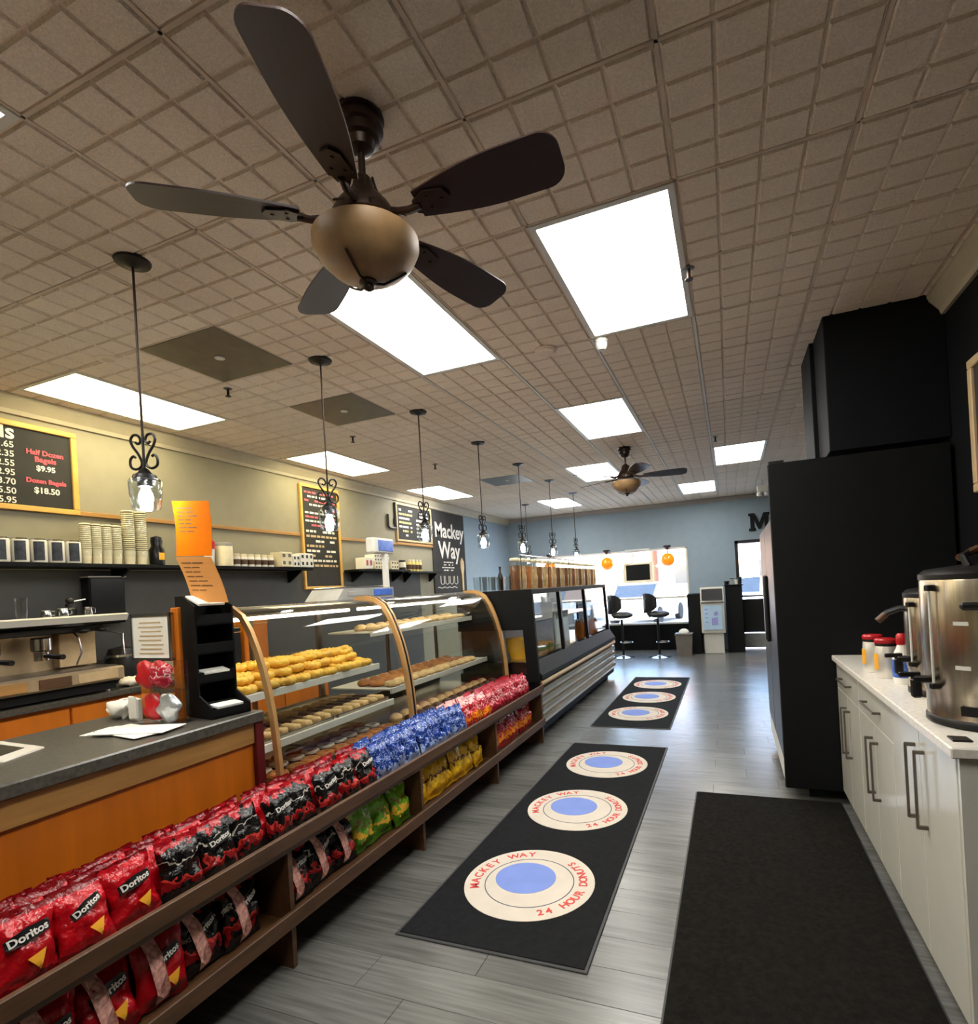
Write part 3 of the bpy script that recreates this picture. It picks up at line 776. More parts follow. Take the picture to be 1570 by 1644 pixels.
def tray_row(z, x, y0, y1, step, kind, m, label, cat, group, ice=None, sc=1.0):
    y = y0; i = 0
    while y < y1:
        pastry(cat.replace(' ', '_'), kind, m, (x + rng.uniform(-.008, .008), y, z), rng.uniform(-.3, .3) + (math.pi / 2 if kind is BAR else 0), label.replace('#', ordn(i)), cat, group, ice, sc)
        y += step; i += 1
def tray(x0, x1, y0, y1, z, label):
    o = ((x0 + x1) / 2, (y0 + y1) / 2, z)
    t = thing('pastry_tray', o, label, 'tray', 'pastry trays')
    MB().box((x0, y0, z), (x1, y1, z + .006)).build('base', 'steel', t, o)
    b = MB()
    for lo, hi in (((x0, y0), (x1, y0 + .008)), ((x0, y1 - .008), (x1, y1)), ((x0, y0), (x0 + .008, y1)), ((x1 - .008, y0), (x1, y1))):
        b.box((lo[0], lo[1], z + .004), (hi[0], hi[1], z + .02))
    b.build('rim', 'steel', t, o)
for k in range(2):
    a = YA + .06 + k * .55
    tray(-2.72, -2.17, a, a + .52, .7655, ('left' if k == 0 else 'right') + ' steel tray on the lower shelf of left case')
    tray(-2.72, -2.09, a, a + .52, .5755, ('left' if k == 0 else 'right') + ' steel tray on the deck of left case')
for r, (x, m, ic) in enumerate(((-2.24, 'dough_pale', None), (-2.36, 'dough_choc', None), (-2.48, 'dough_pale', None))):
    tray_row(.772, x, YA + .14, YM - .08, .085, BAR, m, f'filled pastry bar, # from left, {ORD[r]} row on lower shelf', 'pastry bar', 'pastry bars in the left case')
for r, (x, m, ic) in enumerate(((-2.15, 'dough_brown', None), (-2.26, 'dough_choc', 'icing'), (-2.37, 'dough_brown', None))):
    tray_row(.582, x, YA + .13, YM - .08, .115, DON, m, f'ring donut, # from left, {ORD[r]} row on deck of left case', 'donut', 'donuts on the deck of the left case', ic, 1.05)
for r, (x, kd) in enumerate(((-2.41, DON), (-2.52, BUN))):
    tray_row(1.2155, x, YM + .14, YE - .1, .12, kd, 'dough_pale', f'pale bagel, # from left, {ORD[r]} row on upper shelf of right case', 'bagel', 'bagels on the top shelf', None, 1.1)
for r, (x, kd) in enumerate(((-2.28, DON), (-2.40, DON), (-2.52, BUN))):
    tray_row(.8155, x, YM + .14, YE - .25, .125, kd, 'dough_brown' if r else 'dough_pale', f'bagel, # from left, {ORD[r]} row on lower shelf of right case', 'bagel', 'bagels on the lower shelf', None, 1.2)
for r, x in enumerate((-2.14, -2.26)):
    tray_row(.5755, x, YM + .14, YE - .1, .13, BUN, 'dough_pale' if r else 'dough_choc', f'round bun, # from left, {ORD[r]} row on deck of right case', 'bun', 'buns on the deck of the right case', None, 1.1)
# scale on top of the cases
o = (-2.60, 3.36, 1.4385)
t = thing('deli_scale', o, 'pale grey deli scale with blue displays on top of the cases', 'scale')
MB().prism([(3.02, 1.45), (3.10, 1.53), (3.70, 1.53), (3.70, 1.45)], -2.78, -2.5, 'x').build('body', 'grey_plastic', t, o)
MB().box((-2.80, 3.14, 1.532), (-2.52, 3.60, 1.545), .004).build('platter', 'chrome', t, o)
MB().box((-2.502, 3.44, 1.47), (-2.494, 3.68, 1.52), .002).build('display', 'blue_screen', t, o)
MB().box((-2.502, 3.14, 1.475), (-2.496, 3.36, 1.51), .002).build('keypad', 'grey_plastic', t, o)
for yy in (3.1, 3.62): MB().cyl(.02, 1.4385, 1.452, 12, -2.64, yy).build('foot', 'black_plastic', t, o)
MB().box((-2.60, 3.70, 1.45), (-2.56, 3.745, 1.83), .006).build('display_post', 'white_metal', t, o)
hd = MB().box((-2.63, 3.54, 1.80), (-2.55, 3.82, 1.925), .012).build('display_head', 'white_metal', t, o)
MB().box((-2.55, 3.60, 1.82), (-2.545, 3.80, 1.905), .002).build('screen', 'blue_screen', hd, o)
# ================================================================ BLACK REFRIGERATED CASE
FY0, FY1, FX = 4.88, 8.45, -1.72
o = (-2.1, (FY0 + FY1) / 2, 0)
t = thing('refrigerated_case', o, 'black refrigerated glass case with silver slatted base', 'refrigerated case')
MB().box((-2.55, FY0, .08), (FX - .03, FY1, .56)).build('base', 'black_matte', t, o)
MB().box((-2.50, FY0 + .05, 0), (FX - .12, FY1 - .05, .08)).build('plinth', 'black_matte', t, o)
for i in range(4):
    z = .15 + i * .088
    MB().prism([(FX - .03, z), (FX + .0, z + .008), (FX + .008, z + .04), (FX, z + .072), (FX - .03, z + .08)], FY0 + .02, FY1, 'y').build('slat', 'steel', t, o)
MB().prism([(FX - .03, .515), (FX + .012, .52), (FX + .02, .54), (FX + .012, .565), (FX - .03, .57)], FY0 + .02, FY1, 'y').build('gold_strip', 'gold', t, o)
MB().prism([(FX - .03, .575), (FX + .02, .58), (FX + .015, .62), (FX - .06, .74), (FX - .09, .74)], FY0 + .02, FY1, 'y').build('front_ledge', 'black_matte', t, o)
MB().box((-2.55, FY0, 1.395), (FX - .09, FY1, 1.445), .005).build('top', 'black_matte', t, o)
MB().prism([(-2.55, .56), (FX, .56), (FX - .03, 1.445), (-2.55, 1.445), (-2.55, 1.06), (FX - .14, 1.06), (FX - .12, .64), (-2.55, .64)], FY0 - .02, FY0 + .02, 'y').build('end_panel', 'black_matte', t, o)
MB().box((-2.55, FY0 - .004, .64), (FX - .13, FY0 + .004, 1.06)).build('end_pane', 'clear', t, o)
MB().box((FX - .05, FY0 - .021, .08), (FX + .005, FY0 + .02, .56)).build('end_post', 'black_gloss', t, o)
ys = [FY0 + .02, 5.98, 7.12, FY1 - .02]
for a in ys: MB().prism([(FX - .10, .74), (FX - .06, .74), (FX - .09, 1.40), (FX - .13, 1.40)], a - .022, a + .022, 'y').build('post', 'black_gloss', t, o)
for a, c in zip(ys[:-1], ys[1:]): MB().prism([(FX - .085, .74), (FX - .079, .74), (FX - .109, 1.40), (FX - .115, 1.40)], a + .022, c - .022, 'y').build('front_pane', 'clear', t, o)
MB().box((-2.55, FY1 - .02, .56), (FX - .1, FY1, 1.40)).build('far_panel', 'clear', t, o)
MB().box((-2.50, FY0 + .04, .74), (FX - .12, FY1 - .04, .75)).build('deck', 'steel', t, o)
MB().box((-2.52, FY0 + .04, 1.07), (-2.02, FY1 - .04, 1.082)).build('shelf', 'clear', t, o)
MB().box((-2.54, FY0 + .02, .56), (-2.52, FY1 - .02, 1.40)).build('back_panel', 'steel_dark', t, o)
# contents
t = thing('yellow_tub', (-2.02, 5.14, .751), 'yellow round tub behind the black case end glass', 'tub')
MB().lathe([(.085, 0), (.12, .10), (.125, .19), (.115, .19), (.0, .17)], 24).build('bowl', 'yellow_tub', t, smooth=True)
MB().lathe([(.13, .185), (.13, .20), (.05, .215), (0, .215)], 24).build('lid', 'yellow_tub', t, smooth=True)
for i, y in enumerate((5.42, 5.60, 5.78)):
    t = thing('sandwich', (-1.96, y, .751), f'wrapped sandwich with lettuce in the black case, {ORD[i]} from near end', 'sandwich', 'sandwiches in the black case')
    MB().box((-.09, -.07, 0), (.09, .07, .045), .012, None, 2).build('bread', 'sandwich', t)
    MB().box((-.095, -.075, .045), (.095, .075, .06), .004).build('filling', 'lettuce', t)
    MB().box((-.09, -.07, .06), (.09, .07, .105), .016, None, 2).build('bread', 'sandwich', t)
t = thing('price_easel', (-1.97, 6.5, .751), 'white framed price board standing in the black case', 'sign')
MB().box((-.012, -.30, 0), (.012, .30, .40), .004).build('frame', 'white_metal', t)
MB().box((.011, -.26, .05), (.015, .26, .30)).build('sheet', 'paper', t)
MB().box((.011, -.24, .315), (.016, .24, .385)).build('screen', 'black_gloss', t)
for i in range(8):
    t = thing('juice_bottle', (-1.93 - .09 * (i % 2), 7.28 + .14 * i, .751), f'orange juice bottle in the black case, {ORD[i]} from near end', 'bottle', 'juice bottles in the black case')
    MB().lathe([(0, 0), (.034, 0), (.036, .02), (.036, .13), (.03, .16), (.016, .19), (.015, .205), (0, .205)], 16).build('body', 'juice', t, smooth=True)
    MB().cyl(.018, .2, .225, 14).build('cap', 'white_metal', t)
# jars and glasses on the black case
jar = thing('cookie_jar', (0, 0, 0), '', 'cookie jar')
MB().lathe([(0, .002), (.043, .002), (.046, .02), (.046, .22), (.04, .24), (0, .24)], 20).build('cookies', 'tan_bag', jar, smooth=True)
MB().lathe([(.0, 0), (.049, 0), (.052, .02), (.052, .25), (.044, .27), (.044, .29)], 20, cap=False).build('glass', 'clear', jar, smooth=True)
MB().lathe([(.048, .285), (.05, .30), (.04, .315), (0, .318)], 20).build('lid', 'cup_cream', jar, smooth=True)
for i in range(20):
    q = jar if i == 0 else copy_tree(jar)
    if i % 2: q.children[0].material_slots[0].link = 'OBJECT'; q.children[0].material_slots[0].material = MATS['jar_tan']
    q.location = (-1.96, 5.0 + i * .172, 1.446); q['label'] = f'tall glass jar of cookies on the black case, {ORD[i]} from near end'; q['group'] = 'cookie jars along the black case top'
rl = thing('jar_rail', (-1.88, 6.67, 1.446), 'thin metal guard rail in front of the cookie jars', 'rail')
MB().rod((0, -1.72, .335), (0, 1.72, .335), .007).build('bar', 'chrome', rl)
for k in range(5): MB().rod((0, -1.7 + k * .85, 0), (0, -1.7 + k * .85, .335), .005).build('post', 'chrome', rl)
gl = thing('drinking_glass', (0, 0, 0), '', 'glass')
MB().lathe([(0, .004), (.03, .004), (.031, 0), (.033, 0), (.04, .15), (.037, .15), (.031, .01), (0, .01)], 18).build('tumbler', 'clear', gl, smooth=True)
for i in range(8):
    q = gl if i == 0 else copy_tree(gl)
    q.location = (-2.30 - .12 * (i % 2), 4.98 + i * .11, 1.446); q['label'] = f'clear drinking glass behind the cookie jars, {ORD[i]} from near end'; q['group'] = 'glasses on the black case'
for i, (x, y) in enumerate(((-2.50, 5.9), (-2.50, 6.25))):
    t = thing('dark_bottle', (x, y, 1.446), ('near' if i == 0 else 'far') + ' dark slim bottle standing behind the drinking glasses', 'bottle', 'dark bottles')
    MB().lathe([(0, 0), (.028, 0), (.03, .02), (.03, .17), (.012, .21), (.012, .26), (0, .26)], 14).build('body', 'black_gloss', t, smooth=True)
    MB().cyl(.014, .255, .28, 12).build('cap', 'black_plastic', t)
# ================================================================ COUNTER TOP THINGS
o = (-2.24, 1.83, CT)
t = thing('organizer_rack', o, 'tall black organizer rack holding cards on the counter end', 'organizer', rz=R(-10))
MB().box((-.125, -.09, 0), (-.115, .09, .54), .002).build('back_panel', 'black_matte', t)
for s in (-.09, .082):
    MB().prism([(-.125, 0), (.13, 0), (.13, .05), (.03, .10), (.03, .50), (-.06, .55), (-.125, .55)], s, s + .008, 'y').build('side_panel', 'black_matte', t)
for z in (.012, .15, .28, .41):
    MB().box((-.12, -.085, z), (.03, .085, z + .008)).build('tier', 'black_matte', t)
    MB().box((.02, -.085, z), (.03, .085, z + .05)).build('tier_lip', 'black_matte', t)
MB().box((.03, -.085, .0), (.13, .085, .012)).build('foot_tray', 'black_matte', t)
MB().box((.12, -.085, .0), (.13, .085, .04)).build('tray_lip', 'black_matte', t)
for n, (x, z, w, tl) in enumerate(((-.03, .50, .12, .35), (0, .173, .06, .2), (.07, .02, .07, .1))):
    q = MB().box((-w / 2, -.06, 0), (w / 2, .06, .012), .002, Matrix.Rotation(tl, 4, 'Y')).build('card_stack', 'paper', None)
    q.matrix_world = Matrix.Translation((o[0] + x, o[1], o[2] + z + .02)) @ Matrix.Rotation(R(-10), 4, 'Z')
    tag(q, ('white cards in the top slot', 'cards in the middle slot', 'white cards in the foot tray')[n] + ' of the black organizer', 'cards', 'card stacks in the organizer')
# orange notice sheet and tan sheet clipped above the rack
def sheet(corners, m, name, label):
    A = [Vector(c) for c in corners]; b = MB(); N = 6
    nrm = (A[1] - A[0]).cross(A[3] - A[0]).normalized()
    V = []
    for i in range(N + 1):
        for j in range(3):
            s, u = i / N, j / 2
            p = A[0].lerp(A[1], u).lerp(A[3].lerp(A[2], u), s) + nrm * .008 * math.sin(math.pi * s)
            V.append((p, p + nrm * .0015))
    q = [[b.bm.verts.new(v[k]) for v in V] for k in (0, 1)]
    for k in (0, 1):
        for i in range(N):
            for j in range(2): b.bm.faces.new((q[k][i * 3 + j], q[k][i * 3 + j + 1], q[k][i * 3 + j + 4], q[k][i * 3 + j + 3]))
    ctr = sum(A, Vector()) / 4
    ob = b.build(name, m, None, ctr); ob.location = ctr; tag(ob, label, 'notice')
    # lines of small handwriting
    ln = MB(); rr = random.Random(len(label))
    for i in range(7):
        s = .12 + .07 * i + (.0 if m == 'paper_orange' else .03 * i)
        w = rr.uniform(.25, .62)
        for a0, a1 in ((.1, .1 + w * .45), (.13 + w * .45, .1 + w)):
            P = lambda u, ss: A[0].lerp(A[1], u).lerp(A[3].lerp(A[2], u), ss) + nrm * (.008 * math.sin(math.pi * ss) - .0012) - ctr
            ln.quad([P(a0, s), P(a1, s), P(a1, s + .022), P(a0, s + .022)])
    ln.build('writing', 'ink', ob)['kind'] = 'stuff'
    return ob
sheet([(-2.41, 1.80, 1.965), (-2.175, 1.80, 1.94), (-2.175, 1.80, 1.69), (-2.40, 1.80, 1.705)], 'paper_orange', 'orange_sheet', 'bright orange notice sheet standing above the black organizer')
sheet([(-2.40, 1.795, 1.70), (-2.175, 1.795, 1.685), (-2.10, 1.81, 1.475), (-2.325, 1.81, 1.485)], 'paper_tan', 'tan_sheet', 'pale tan handwritten sheet below the orange notice sheet')
o = (-2.46, 1.705, CT)
t = thing('menu_stand', o, 'small grey framed menu card on a wooden stand', 'menu stand', rz=R(-4))
MB().box((-.14, -.006, .27), (.14, .006, .475), .002).build('card', 'paper', t)
b = MB()
for lo, hi in (((-.145, .265), (.145, .278)), ((-.145, .467), (.145, .48)), ((-.145, .265), (-.132, .48)), ((.132, .265), (.145, .48))):
    b.box((lo[0], -.010, lo[1]), (hi[0], .010, hi[1]))
b.build('frame', 'chrome', t)
b = MB()
for i in range(8): b.box((-.09 + .01 * (i % 3), -.0075, .295 + i * .02), (.09 - .014 * (i % 2), -.0065, .301 + i * .02))
b.build('print', 'frame_tan', t)['kind'] = 'stuff'
MB().box((-.13, .012, 0), (-.06, .03, .30), .003).build('stand_leg', 'orange_wood', t)
MB().box((.12, .012, 0), (.17, .03, .50), .003).build('stand_leg', 'orange_wood', t)
MB().box((-.13, .0, 0), (.17, .04, .012), .003).build('stand_foot', 'orange_wood', t)
o = (-2.33, 1.64, CT)
t = thing('candy_rack', o, 'clear two tier rack hung with red candy bags', 'rack')
MB().box((-.12, -.05, 0), (.12, .05, .008)).build('base', 'clear', t)
MB().box((-.12, .035, 0), (.12, .041, .27)).build('back', 'clear', t)
for z in (.145, .0): MB().box((-.12, -.052, z), (.12, -.046, z + .03)).build('lip', 'clear', t)
MB().box((-.12, -.05, .14), (.12, .04, .146)).build('tier', 'clear', t)
CB = MB().sphere(1, (0, 0, 0), 22, 16, (.056, .024, .064)); CBM = CB.mesh('candy_bag', True)
for v in CBM.vertices:
    v.co.x += .006 * math.sin(v.co.z * 90); v.co.y += .004 * math.sin(v.co.x * 120 + v.co.z * 60)
CBM.materials.append(None)
for i, (x, z, m) in enumerate(((-.06, .215, 'red_plastic'), (.03, .215, 'bag_pink'), (-.02, .075, 'red_plastic'), (.07, .075, 'foil'))):
    q = inst('candy_bag', CBM, m, None, (o[0] + x, o[1] - .018, o[2] + z), (0, R(rng.uniform(-15, 15)), R(rng.uniform(-10, 10))))
    tag(q, ('red candy bag on upper left of the clear rack', 'pink candy bag on upper right of the clear rack', 'red candy bag on lower left of the clear rack', 'silver candy bag on lower right of the clear rack')[i], 'candy bag', 'candy bags on the rack')
o = (-2.66, 1.70, CT)
b = MB().sphere(.08, (0, 0, .045), 22, 14, (1.1, .8, .55)); me = b.mesh('crumpled_bag', True, 30)
for v in me.vertices: v.co += Vector((.03 * noise.noise(v.co * 24), .03 * noise.noise(v.co * 26 + Vector((5, 0, 0))), max(-v.co.z, .022 * noise.noise(v.co * 40))))
q = obj('crumpled_bag', me, 'paper', None, o); tag(q, 'crumpled white wrapped item left of the red candy bags', 'wrapped food')
t = thing('card_holder', (-2.53, 1.66, CT), 'small white card holder beside the crumpled white item', 'card holder')
MB().box((-.03, -.012, 0), (.03, .012, .10), .004).build('holder', 'white_metal', t)
MB().box((-.026, -.016, .01), (.026, -.011, .11), .001).build('card', 'paper', t)
for i, (x, y, a, n) in enumerate(((-2.34, 1.50, 12, 'lower'), (-2.30, 1.49, -8, 'middle'), (-2.28, 1.50, 16, 'top'))):
    q = MB().box((-.16, -.07, 0), (.16, .07, .004), .001).build('paper_sheet', 'paper')
    q.location = (x, y, CT + .0005 + i * .0045); q.rotation_euler = (0, 0, R(a)); tag(q, f'{n} white paper sheet lying loose on the dark counter', 'paper', 'papers on the counter')
t = thing('tablet', (-2.52, 1.12, CT), 'white bordered tablet cut off at the left picture edge', 'tablet', rz=R(25))
MB().box((-.13, -.09, .02), (.13, .09, .032), .004, Matrix.Rotation(R(12), 4, 'Y')).build('body', 'white_gloss', t)
MB().box((-.085, -.05, .0315), (.085, .05, .0335), .0005, Matrix.Rotation(R(12), 4, 'Y')).build('screen', 'black_gloss', t)
MB().box((-.12, -.05, 0), (.10, .05, .012), .004).build('stand', 'grey_plastic', t)
# ================================================================ BACK BAR (left wall)
BT = .91
o = (-4.35, 2.6, 0)
t = thing('back_counter', o, 'orange wood back counter with dark top along left wall', 'counter')
MB().box((XL + .01, .4, BT - .04), (-4.02, 4.7, BT), .004).build('countertop', 'laminate', t, o)
MB().box((XL + .01, .4, .08), (-4.07, 4.7, BT - .04)).build('body', 'orange_wood', t, o)
for i in range(7):
    y0 = .42 + i * .61
    q = MB().box((-4.07, y0, .66), (-4.05, y0 + .595, .845), .003).build('drawer', 'orange_wood', t, o)
    MB().box((-4.07, y0, .1), (-4.05, y0 + .595, .645), .003).build('door', 'orange_wood', t, o)
# espresso machine
o = (-4.34, 2.0, BT)
t = thing('espresso_machine', o, 'steel espresso machine with white top rail on back counter', 'espresso machine')
MB().box((-4.62, 1.30, .985), (-4.34, 2.56, 1.36), .01).build('body', 'bench_steel', t, o)
MB().box((-4.34, 1.30, .985), (-4.02, 2.58, 1.08), .012).build('drip_tray_housing', 'bench_steel', t, o)
MB().box((-4.60, 1.34, .925), (-4.06, 2.54, .985)).build('gap_shade', 'black_matte', t, o)  # black box painted in as the shade of the gap between the feet
for a, c, mm in ((1.62, 2.0, 'light_wood'), (2.06, 2.24, 'brown_wood'), (2.28, 2.53, 'frame_tan')): MB().box((-4.022, a, 1.0), (-4.014, c, 1.062), .002).build('front_inset', mm, t, o)
MB().box((-4.32, 1.33, 1.08), (-4.05, 2.55, 1.09)).build('drip_grate', 'steel_dark', t, o)
MB().prism([(-4.66, 1.375), (-4.0, 1.40), (-3.98, 1.44), (-4.0, 1.45), (-4.66, 1.43)], 1.26, 2.60, 'y').build('top_tray', 'white_gloss', t, o)
MB().box((-4.34, 1.32, 1.335), (-4.12, 2.52, 1.375), .006).build('head_panel', 'black_plastic', t, o)
MB().box((-4.34, 2.31, 1.10), (-4.26, 2.54, 1.33), .004).build('side_panel', 'frame_tan', t, o)
for y in (1.62, 1.90, 2.17):
    g = MB().cyl(.055, 1.23, 1.32, 20, -4.19, y, bev=.008).build('group_head', 'chrome', t, o, True)
    MB().cyl(.04, 1.17, 1.225, 18, -4.19, y).build('portafilter', 'chrome', g, o, True)
    MB().rod((-4.16, y, 1.2), (-4.0, y + .02, 1.19), .014, 10, .017).build('handle', 'black_plastic', g, o, True)
MB().tube([(-4.16, 2.34, 1.34), (-4.10, 2.34, 1.30), (-4.09, 2.35, 1.2), (-4.10, 2.32, 1.12)], .006, 8).build('steam_wand', 'chrome', t, o, True)
MB().tube([(-4.2, 2.56, 1.33), (-4.12, 2.64, 1.3), (-4.1, 2.63, 1.15)], .006, 8).build('steam_wand', 'chrome', t, o, True)
for a in ((-4.08, 2.36, 1.345), (-4.08, 2.48, 1.345)): MB().sphere(.026, a, 12, 8, (1, 1.5, .7)).build('steam_knob', 'black_plastic', t, o, True)
for x, y in ((-4.58, 1.36), (-4.58, 2.5), (-4.1, 1.36), (-4.1, 2.5)): MB().cyl(.02, BT, .986, 10, x, y).build('foot', 'chrome', t, o)
q = copy_tree(gl); q.location = (-4.30, 2.13, 1.446); q.rotation_euler = (0, 0, 0); q['label'] = 'clear glass standing on the espresso machine'; del q['group']; q.scale = (.95, .95, .95)
for i, (y, r, h) in enumerate(((2.30, .03, .05), (2.40, .035, .06), (2.56, .03, .06))):
    t = thing('steel_pitcher', (-4.36, y, 1.447), f'small steel milk pitcher on the espresso machine, {ORD[i]} from left', 'pitcher', 'milk pitchers')
    MB().lathe([(0, 0), (r, 0), (r * 1.05, h * .4), (r * .8, h * .9), (r * .9, h), (r * .82, h), (r * .7, h * .5), (0, h * .2)], 16).build('body', 'chrome', t, smooth=True)
    MB().tube([(.0, r, h * .85), (.0, r + .02, h * .8), (.0, r + .02, h * .3), (.0, r, h * .2)], .003, 6).build('handle', 'chrome', t, smooth=True)
t = thing('coffee_grinder', (-4.42, 2.48, 1.447), 'black hand grinder with knob standing on the espresso machine', 'grinder')
MB().lathe([(0, 0), (.04, 0), (.042, .05), (.03, .06), (.028, .09), (0, .09)], 16).build('body', 'black_plastic', t, smooth=True)
MB().sphere(.026, (0, .0, .11), 12, 8).build('knob', 'black_plastic', t, smooth=True)
MB().rod((0, 0, .10), (.02, .09, .115), .006).build('crank', 'chrome', t)
q = MB().sphere(.08, (0, 0, .03), 18, 10, (.9, 1.15, .42)); me = q.mesh('towel', True)
for v in me.vertices: v.co += Vector((.02 * noise.noise(v.co * 25), .02 * noise.noise(v.co * 22 + Vector((3, 1, 0))), max(-v.co.z, .014 * noise.noise(v.co * 40))))
q = obj('bar_towel', me, 'towel', None, (-4.14, 2.70, BT)); tag(q, 'crumpled white bar towel beside the espresso machine', 'towel')
t = thing('coffee_brewer', (-4.48, 2.86, BT), 'dark rounded brewer right of the espresso machine', 'brewer')
MB().lathe([(0, 0), (.12, 0), (.125, .03), (.115, .18), (.09, .26), (0, .28)], 24).build('body', 'black_plastic', t, smooth=True)
MB().lathe([(.118, .19), (.122, .20), (.112, .215)], 24).build('band', 'chrome', t, smooth=True)
t = thing('steel_tumbler', (-4.2, 2.92, BT), 'small steel tumbler behind the towel on back counter', 'tumbler')
MB().lathe([(0, 0), (.03, 0), (.036, .1), (.033, .1), (.026, .01), (0, .01)], 16).build('cup', 'chrome', t, smooth=True)
o = (-4.65, 2.855, 1.38)
t = thing('towel_dispenser', o, 'black paper towel dispenser hanging below the wall shelf', 'dispenser')
MB().box((XL + .012, 2.72, 1.37), (-4.60, 2.99, 1.74), .012).build('body', 'black_gloss', t, o)
MB().box((XL + .02, 2.71, 1.735), (-4.59, 3.0, 1.747), .003).build('lid', 'grey_plastic', t, o)
MB().box((-4.68, 2.76, 1.365), (-4.62, 2.95, 1.372)).build('slot', 'black_matte', t, o)
for i, (y0, y1, h, m, l) in enumerate(((3.15, 3.45, .36, 'cup_cream', 'cream box seen through the left case on back counter'), (3.50, 3.78, .34, 'black_plastic', 'black appliance box seen through the left case'), (3.82, 4.10, .40, 'orange_wood', 'orange wood crate seen through the left case'))):
    t = thing(('storage_box', 'appliance_box', 'wood_crate')[i], (-4.4, (y0 + y1) / 2, BT), l, 'box')
    d = (y1 - y0) / 2
    MB().box((-.15, -d, 0), (.15, d, h), .008).build('body', m, t)
    MB().box((-.152, -d - .002, h - .05), (.152, d + .002, h - .04), .002).build('seam', 'light_wood', t)
# shelves on the left wall
def shelf(y0, y1, z, label, d=.25):
    o = (XL, (y0 + y1) / 2, z)
    t = thing('wall_shelf', o, label, 'shelf')
    MB().box((XL + .009, y0, z - .03), (XL + d, y1, z), .004).build('board', 'black_matte', t, o)
    n = max(2, int((y1 - y0) / 1.2))
    for i in range(n):
        y = y0 + .15 + (y1 - y0 - .3) * i / (n - 1)
        MB().prism([(XL + .009, z - .03), (XL + d - .04, z - .03), (XL + d - .04, z - .045), (XL + .03, z - .16), (XL + .009, z - .16)], y - .01, y + .01, 'y').build('bracket', 'black_matte', t, o)
shelf(.9, 5.03, 1.835, 'long black wall shelf holding cans and cup stacks')
shelf(5.86, 7.1, 1.83, 'short black wall shelf right of the tall framed chalkboard')
shelf(7.12, 8.18, 1.815, 'thin dark wall shelf below the far menu chalkboard', .2)
SZ = 1.8355
can = thing('drink_can', (0, 0, 0), '', 'can')
MB().lathe([(0, 0), (.046, 0), (.05, .008), (.05, .15), (.044, .16), (0, .16)], 20).build('body', 'white_metal', can, smooth=True)
MB().lathe([(.046, .155), (.048, .163), (.042, .167), (.0, .163)], 20).build('lid', 'chrome', can, smooth=True)
b = MB()
for k in range(6):
    a0, a1 = R(-36 + k * 12), R(-24 + k * 12)
    b.quad([(.0512 * math.cos(q_), .0512 * math.sin(q_), z_) for q_, z_ in ((a0, .012), (a1, .012), (a1, .145), (a0, .145))])
b.build('label_wrap', 'can_dark', can, smooth=True)
for i in range(9):
    q = can if i == 0 else copy_tree(can)
    q.location = (-4.50, 1.70 + i * .108, SZ); q.rotation_euler = (0, 0, R(-34 + 2 * i)); q['label'] = f'white can with dark label on long wall shelf, {ORD[8 - i]} left of cup stacks'; q['group'] = 'cans on the long wall shelf'
def cup_stack(y, h, r, label, lean=0.0, x=-4.52):
    b = MB(); n = int(h / .022); b.lathe([(0, 0), (r * .78, 0), (r, .10), (r, .105)], 18)
    for i in range(n):
        z = .1 + i * (h - .11) / n
        b.lathe([(r * .96, z), (r * 1.04, z + .006), (r * .97, z + .012)], 18)
    t = thing('cup_stack', (x, y, SZ), label, 'cup stack', 'paper cup stacks'); t.rotation_euler = (lean, 0, 0)
    b.build('cups', 'cup_cream', t, smooth=True)
    MB().lathe([(r * .985, .06), (r * 1.045, .11), (r * 1.045, h - .02), (r * .9, h + .005)], 18, cap=False).build('sleeve', 'clear', t, smooth=True)
    MB().lathe([(r * .98, h - .005), (r * 1.05, h), (r * .9, h + .006), (0, h + .004)], 18).build('top_cup', 'cup_cream', t, smooth=True)
for i, y in enumerate((2.665, 2.74, 2.815, 2.89)): cup_stack(y, .30, .036, f'shorter stack of cream paper cups, {ORD[i]} from the cans')
cup_stack(2.985, .43, .045, 'left of the two tall cream cup stacks on the shelf'); cup_stack(3.085, .43, .045, 'right of the two tall cream cup stacks on the shelf')
t = thing('syrup_bottle', (-4.52, 3.215, SZ), 'black bottle with yellow label next to tall cup stacks', 'bottle')
MB().lathe([(0, 0), (.055, 0), (.058, .02), (.058, .13), (.04, .16), (.045, .2), (.04, .235), (0, .25)], 20).build('body', 'black_gloss', t, smooth=True)
MB().box((.056, -.025, .04), (.061, .025, .1), .002).build('label', 'yellow_tub', t)
t = thing('red_cup', (-4.50, 3.70, SZ), 'red topped cup just right of the orange notice sheet', 'cup')
MB().lathe([(0, 0), (.04, 0), (.05, .16), (.052, .16)], 18).build('body', 'paper', t, smooth=True)
MB().lathe([(.054, .155), (.056, .22), (.03, .25), (0, .255)], 18).build('lid', 'red_plastic', t, smooth=True)
t = thing('patterned_canister', (-4.50, 3.86, SZ), 'white speckled canister beside the red topped cup', 'canister')
MB().lathe([(0, 0), (.075, 0), (.078, .01), (.078, .19), (.07, .2), (0, .2)], 22).build('body', 'cup_cream', t, smooth=True)
MB().lathe([(.08, .19), (.08, .215), (.06, .225), (0, .225)], 22).build('lid', 'grey_plastic', t, smooth=True)
jr = thing('spice_jar', (0, 0, 0), '', 'jar')
MB().lathe([(0, 0), (.032, 0), (.034, .01), (.034, .09), (.026, .10), (0, .10)], 14).build('body', 'paper', jr, smooth=True)
MB().cyl(.03, .098, .125, 14).build('lid', 'cup_cream', jr)
MB().lathe([(.0345, .02), (.035, .03), (.035, .06), (.0345, .07)], 14, cap=False).build('label', 'brown_wood', jr, smooth=True)
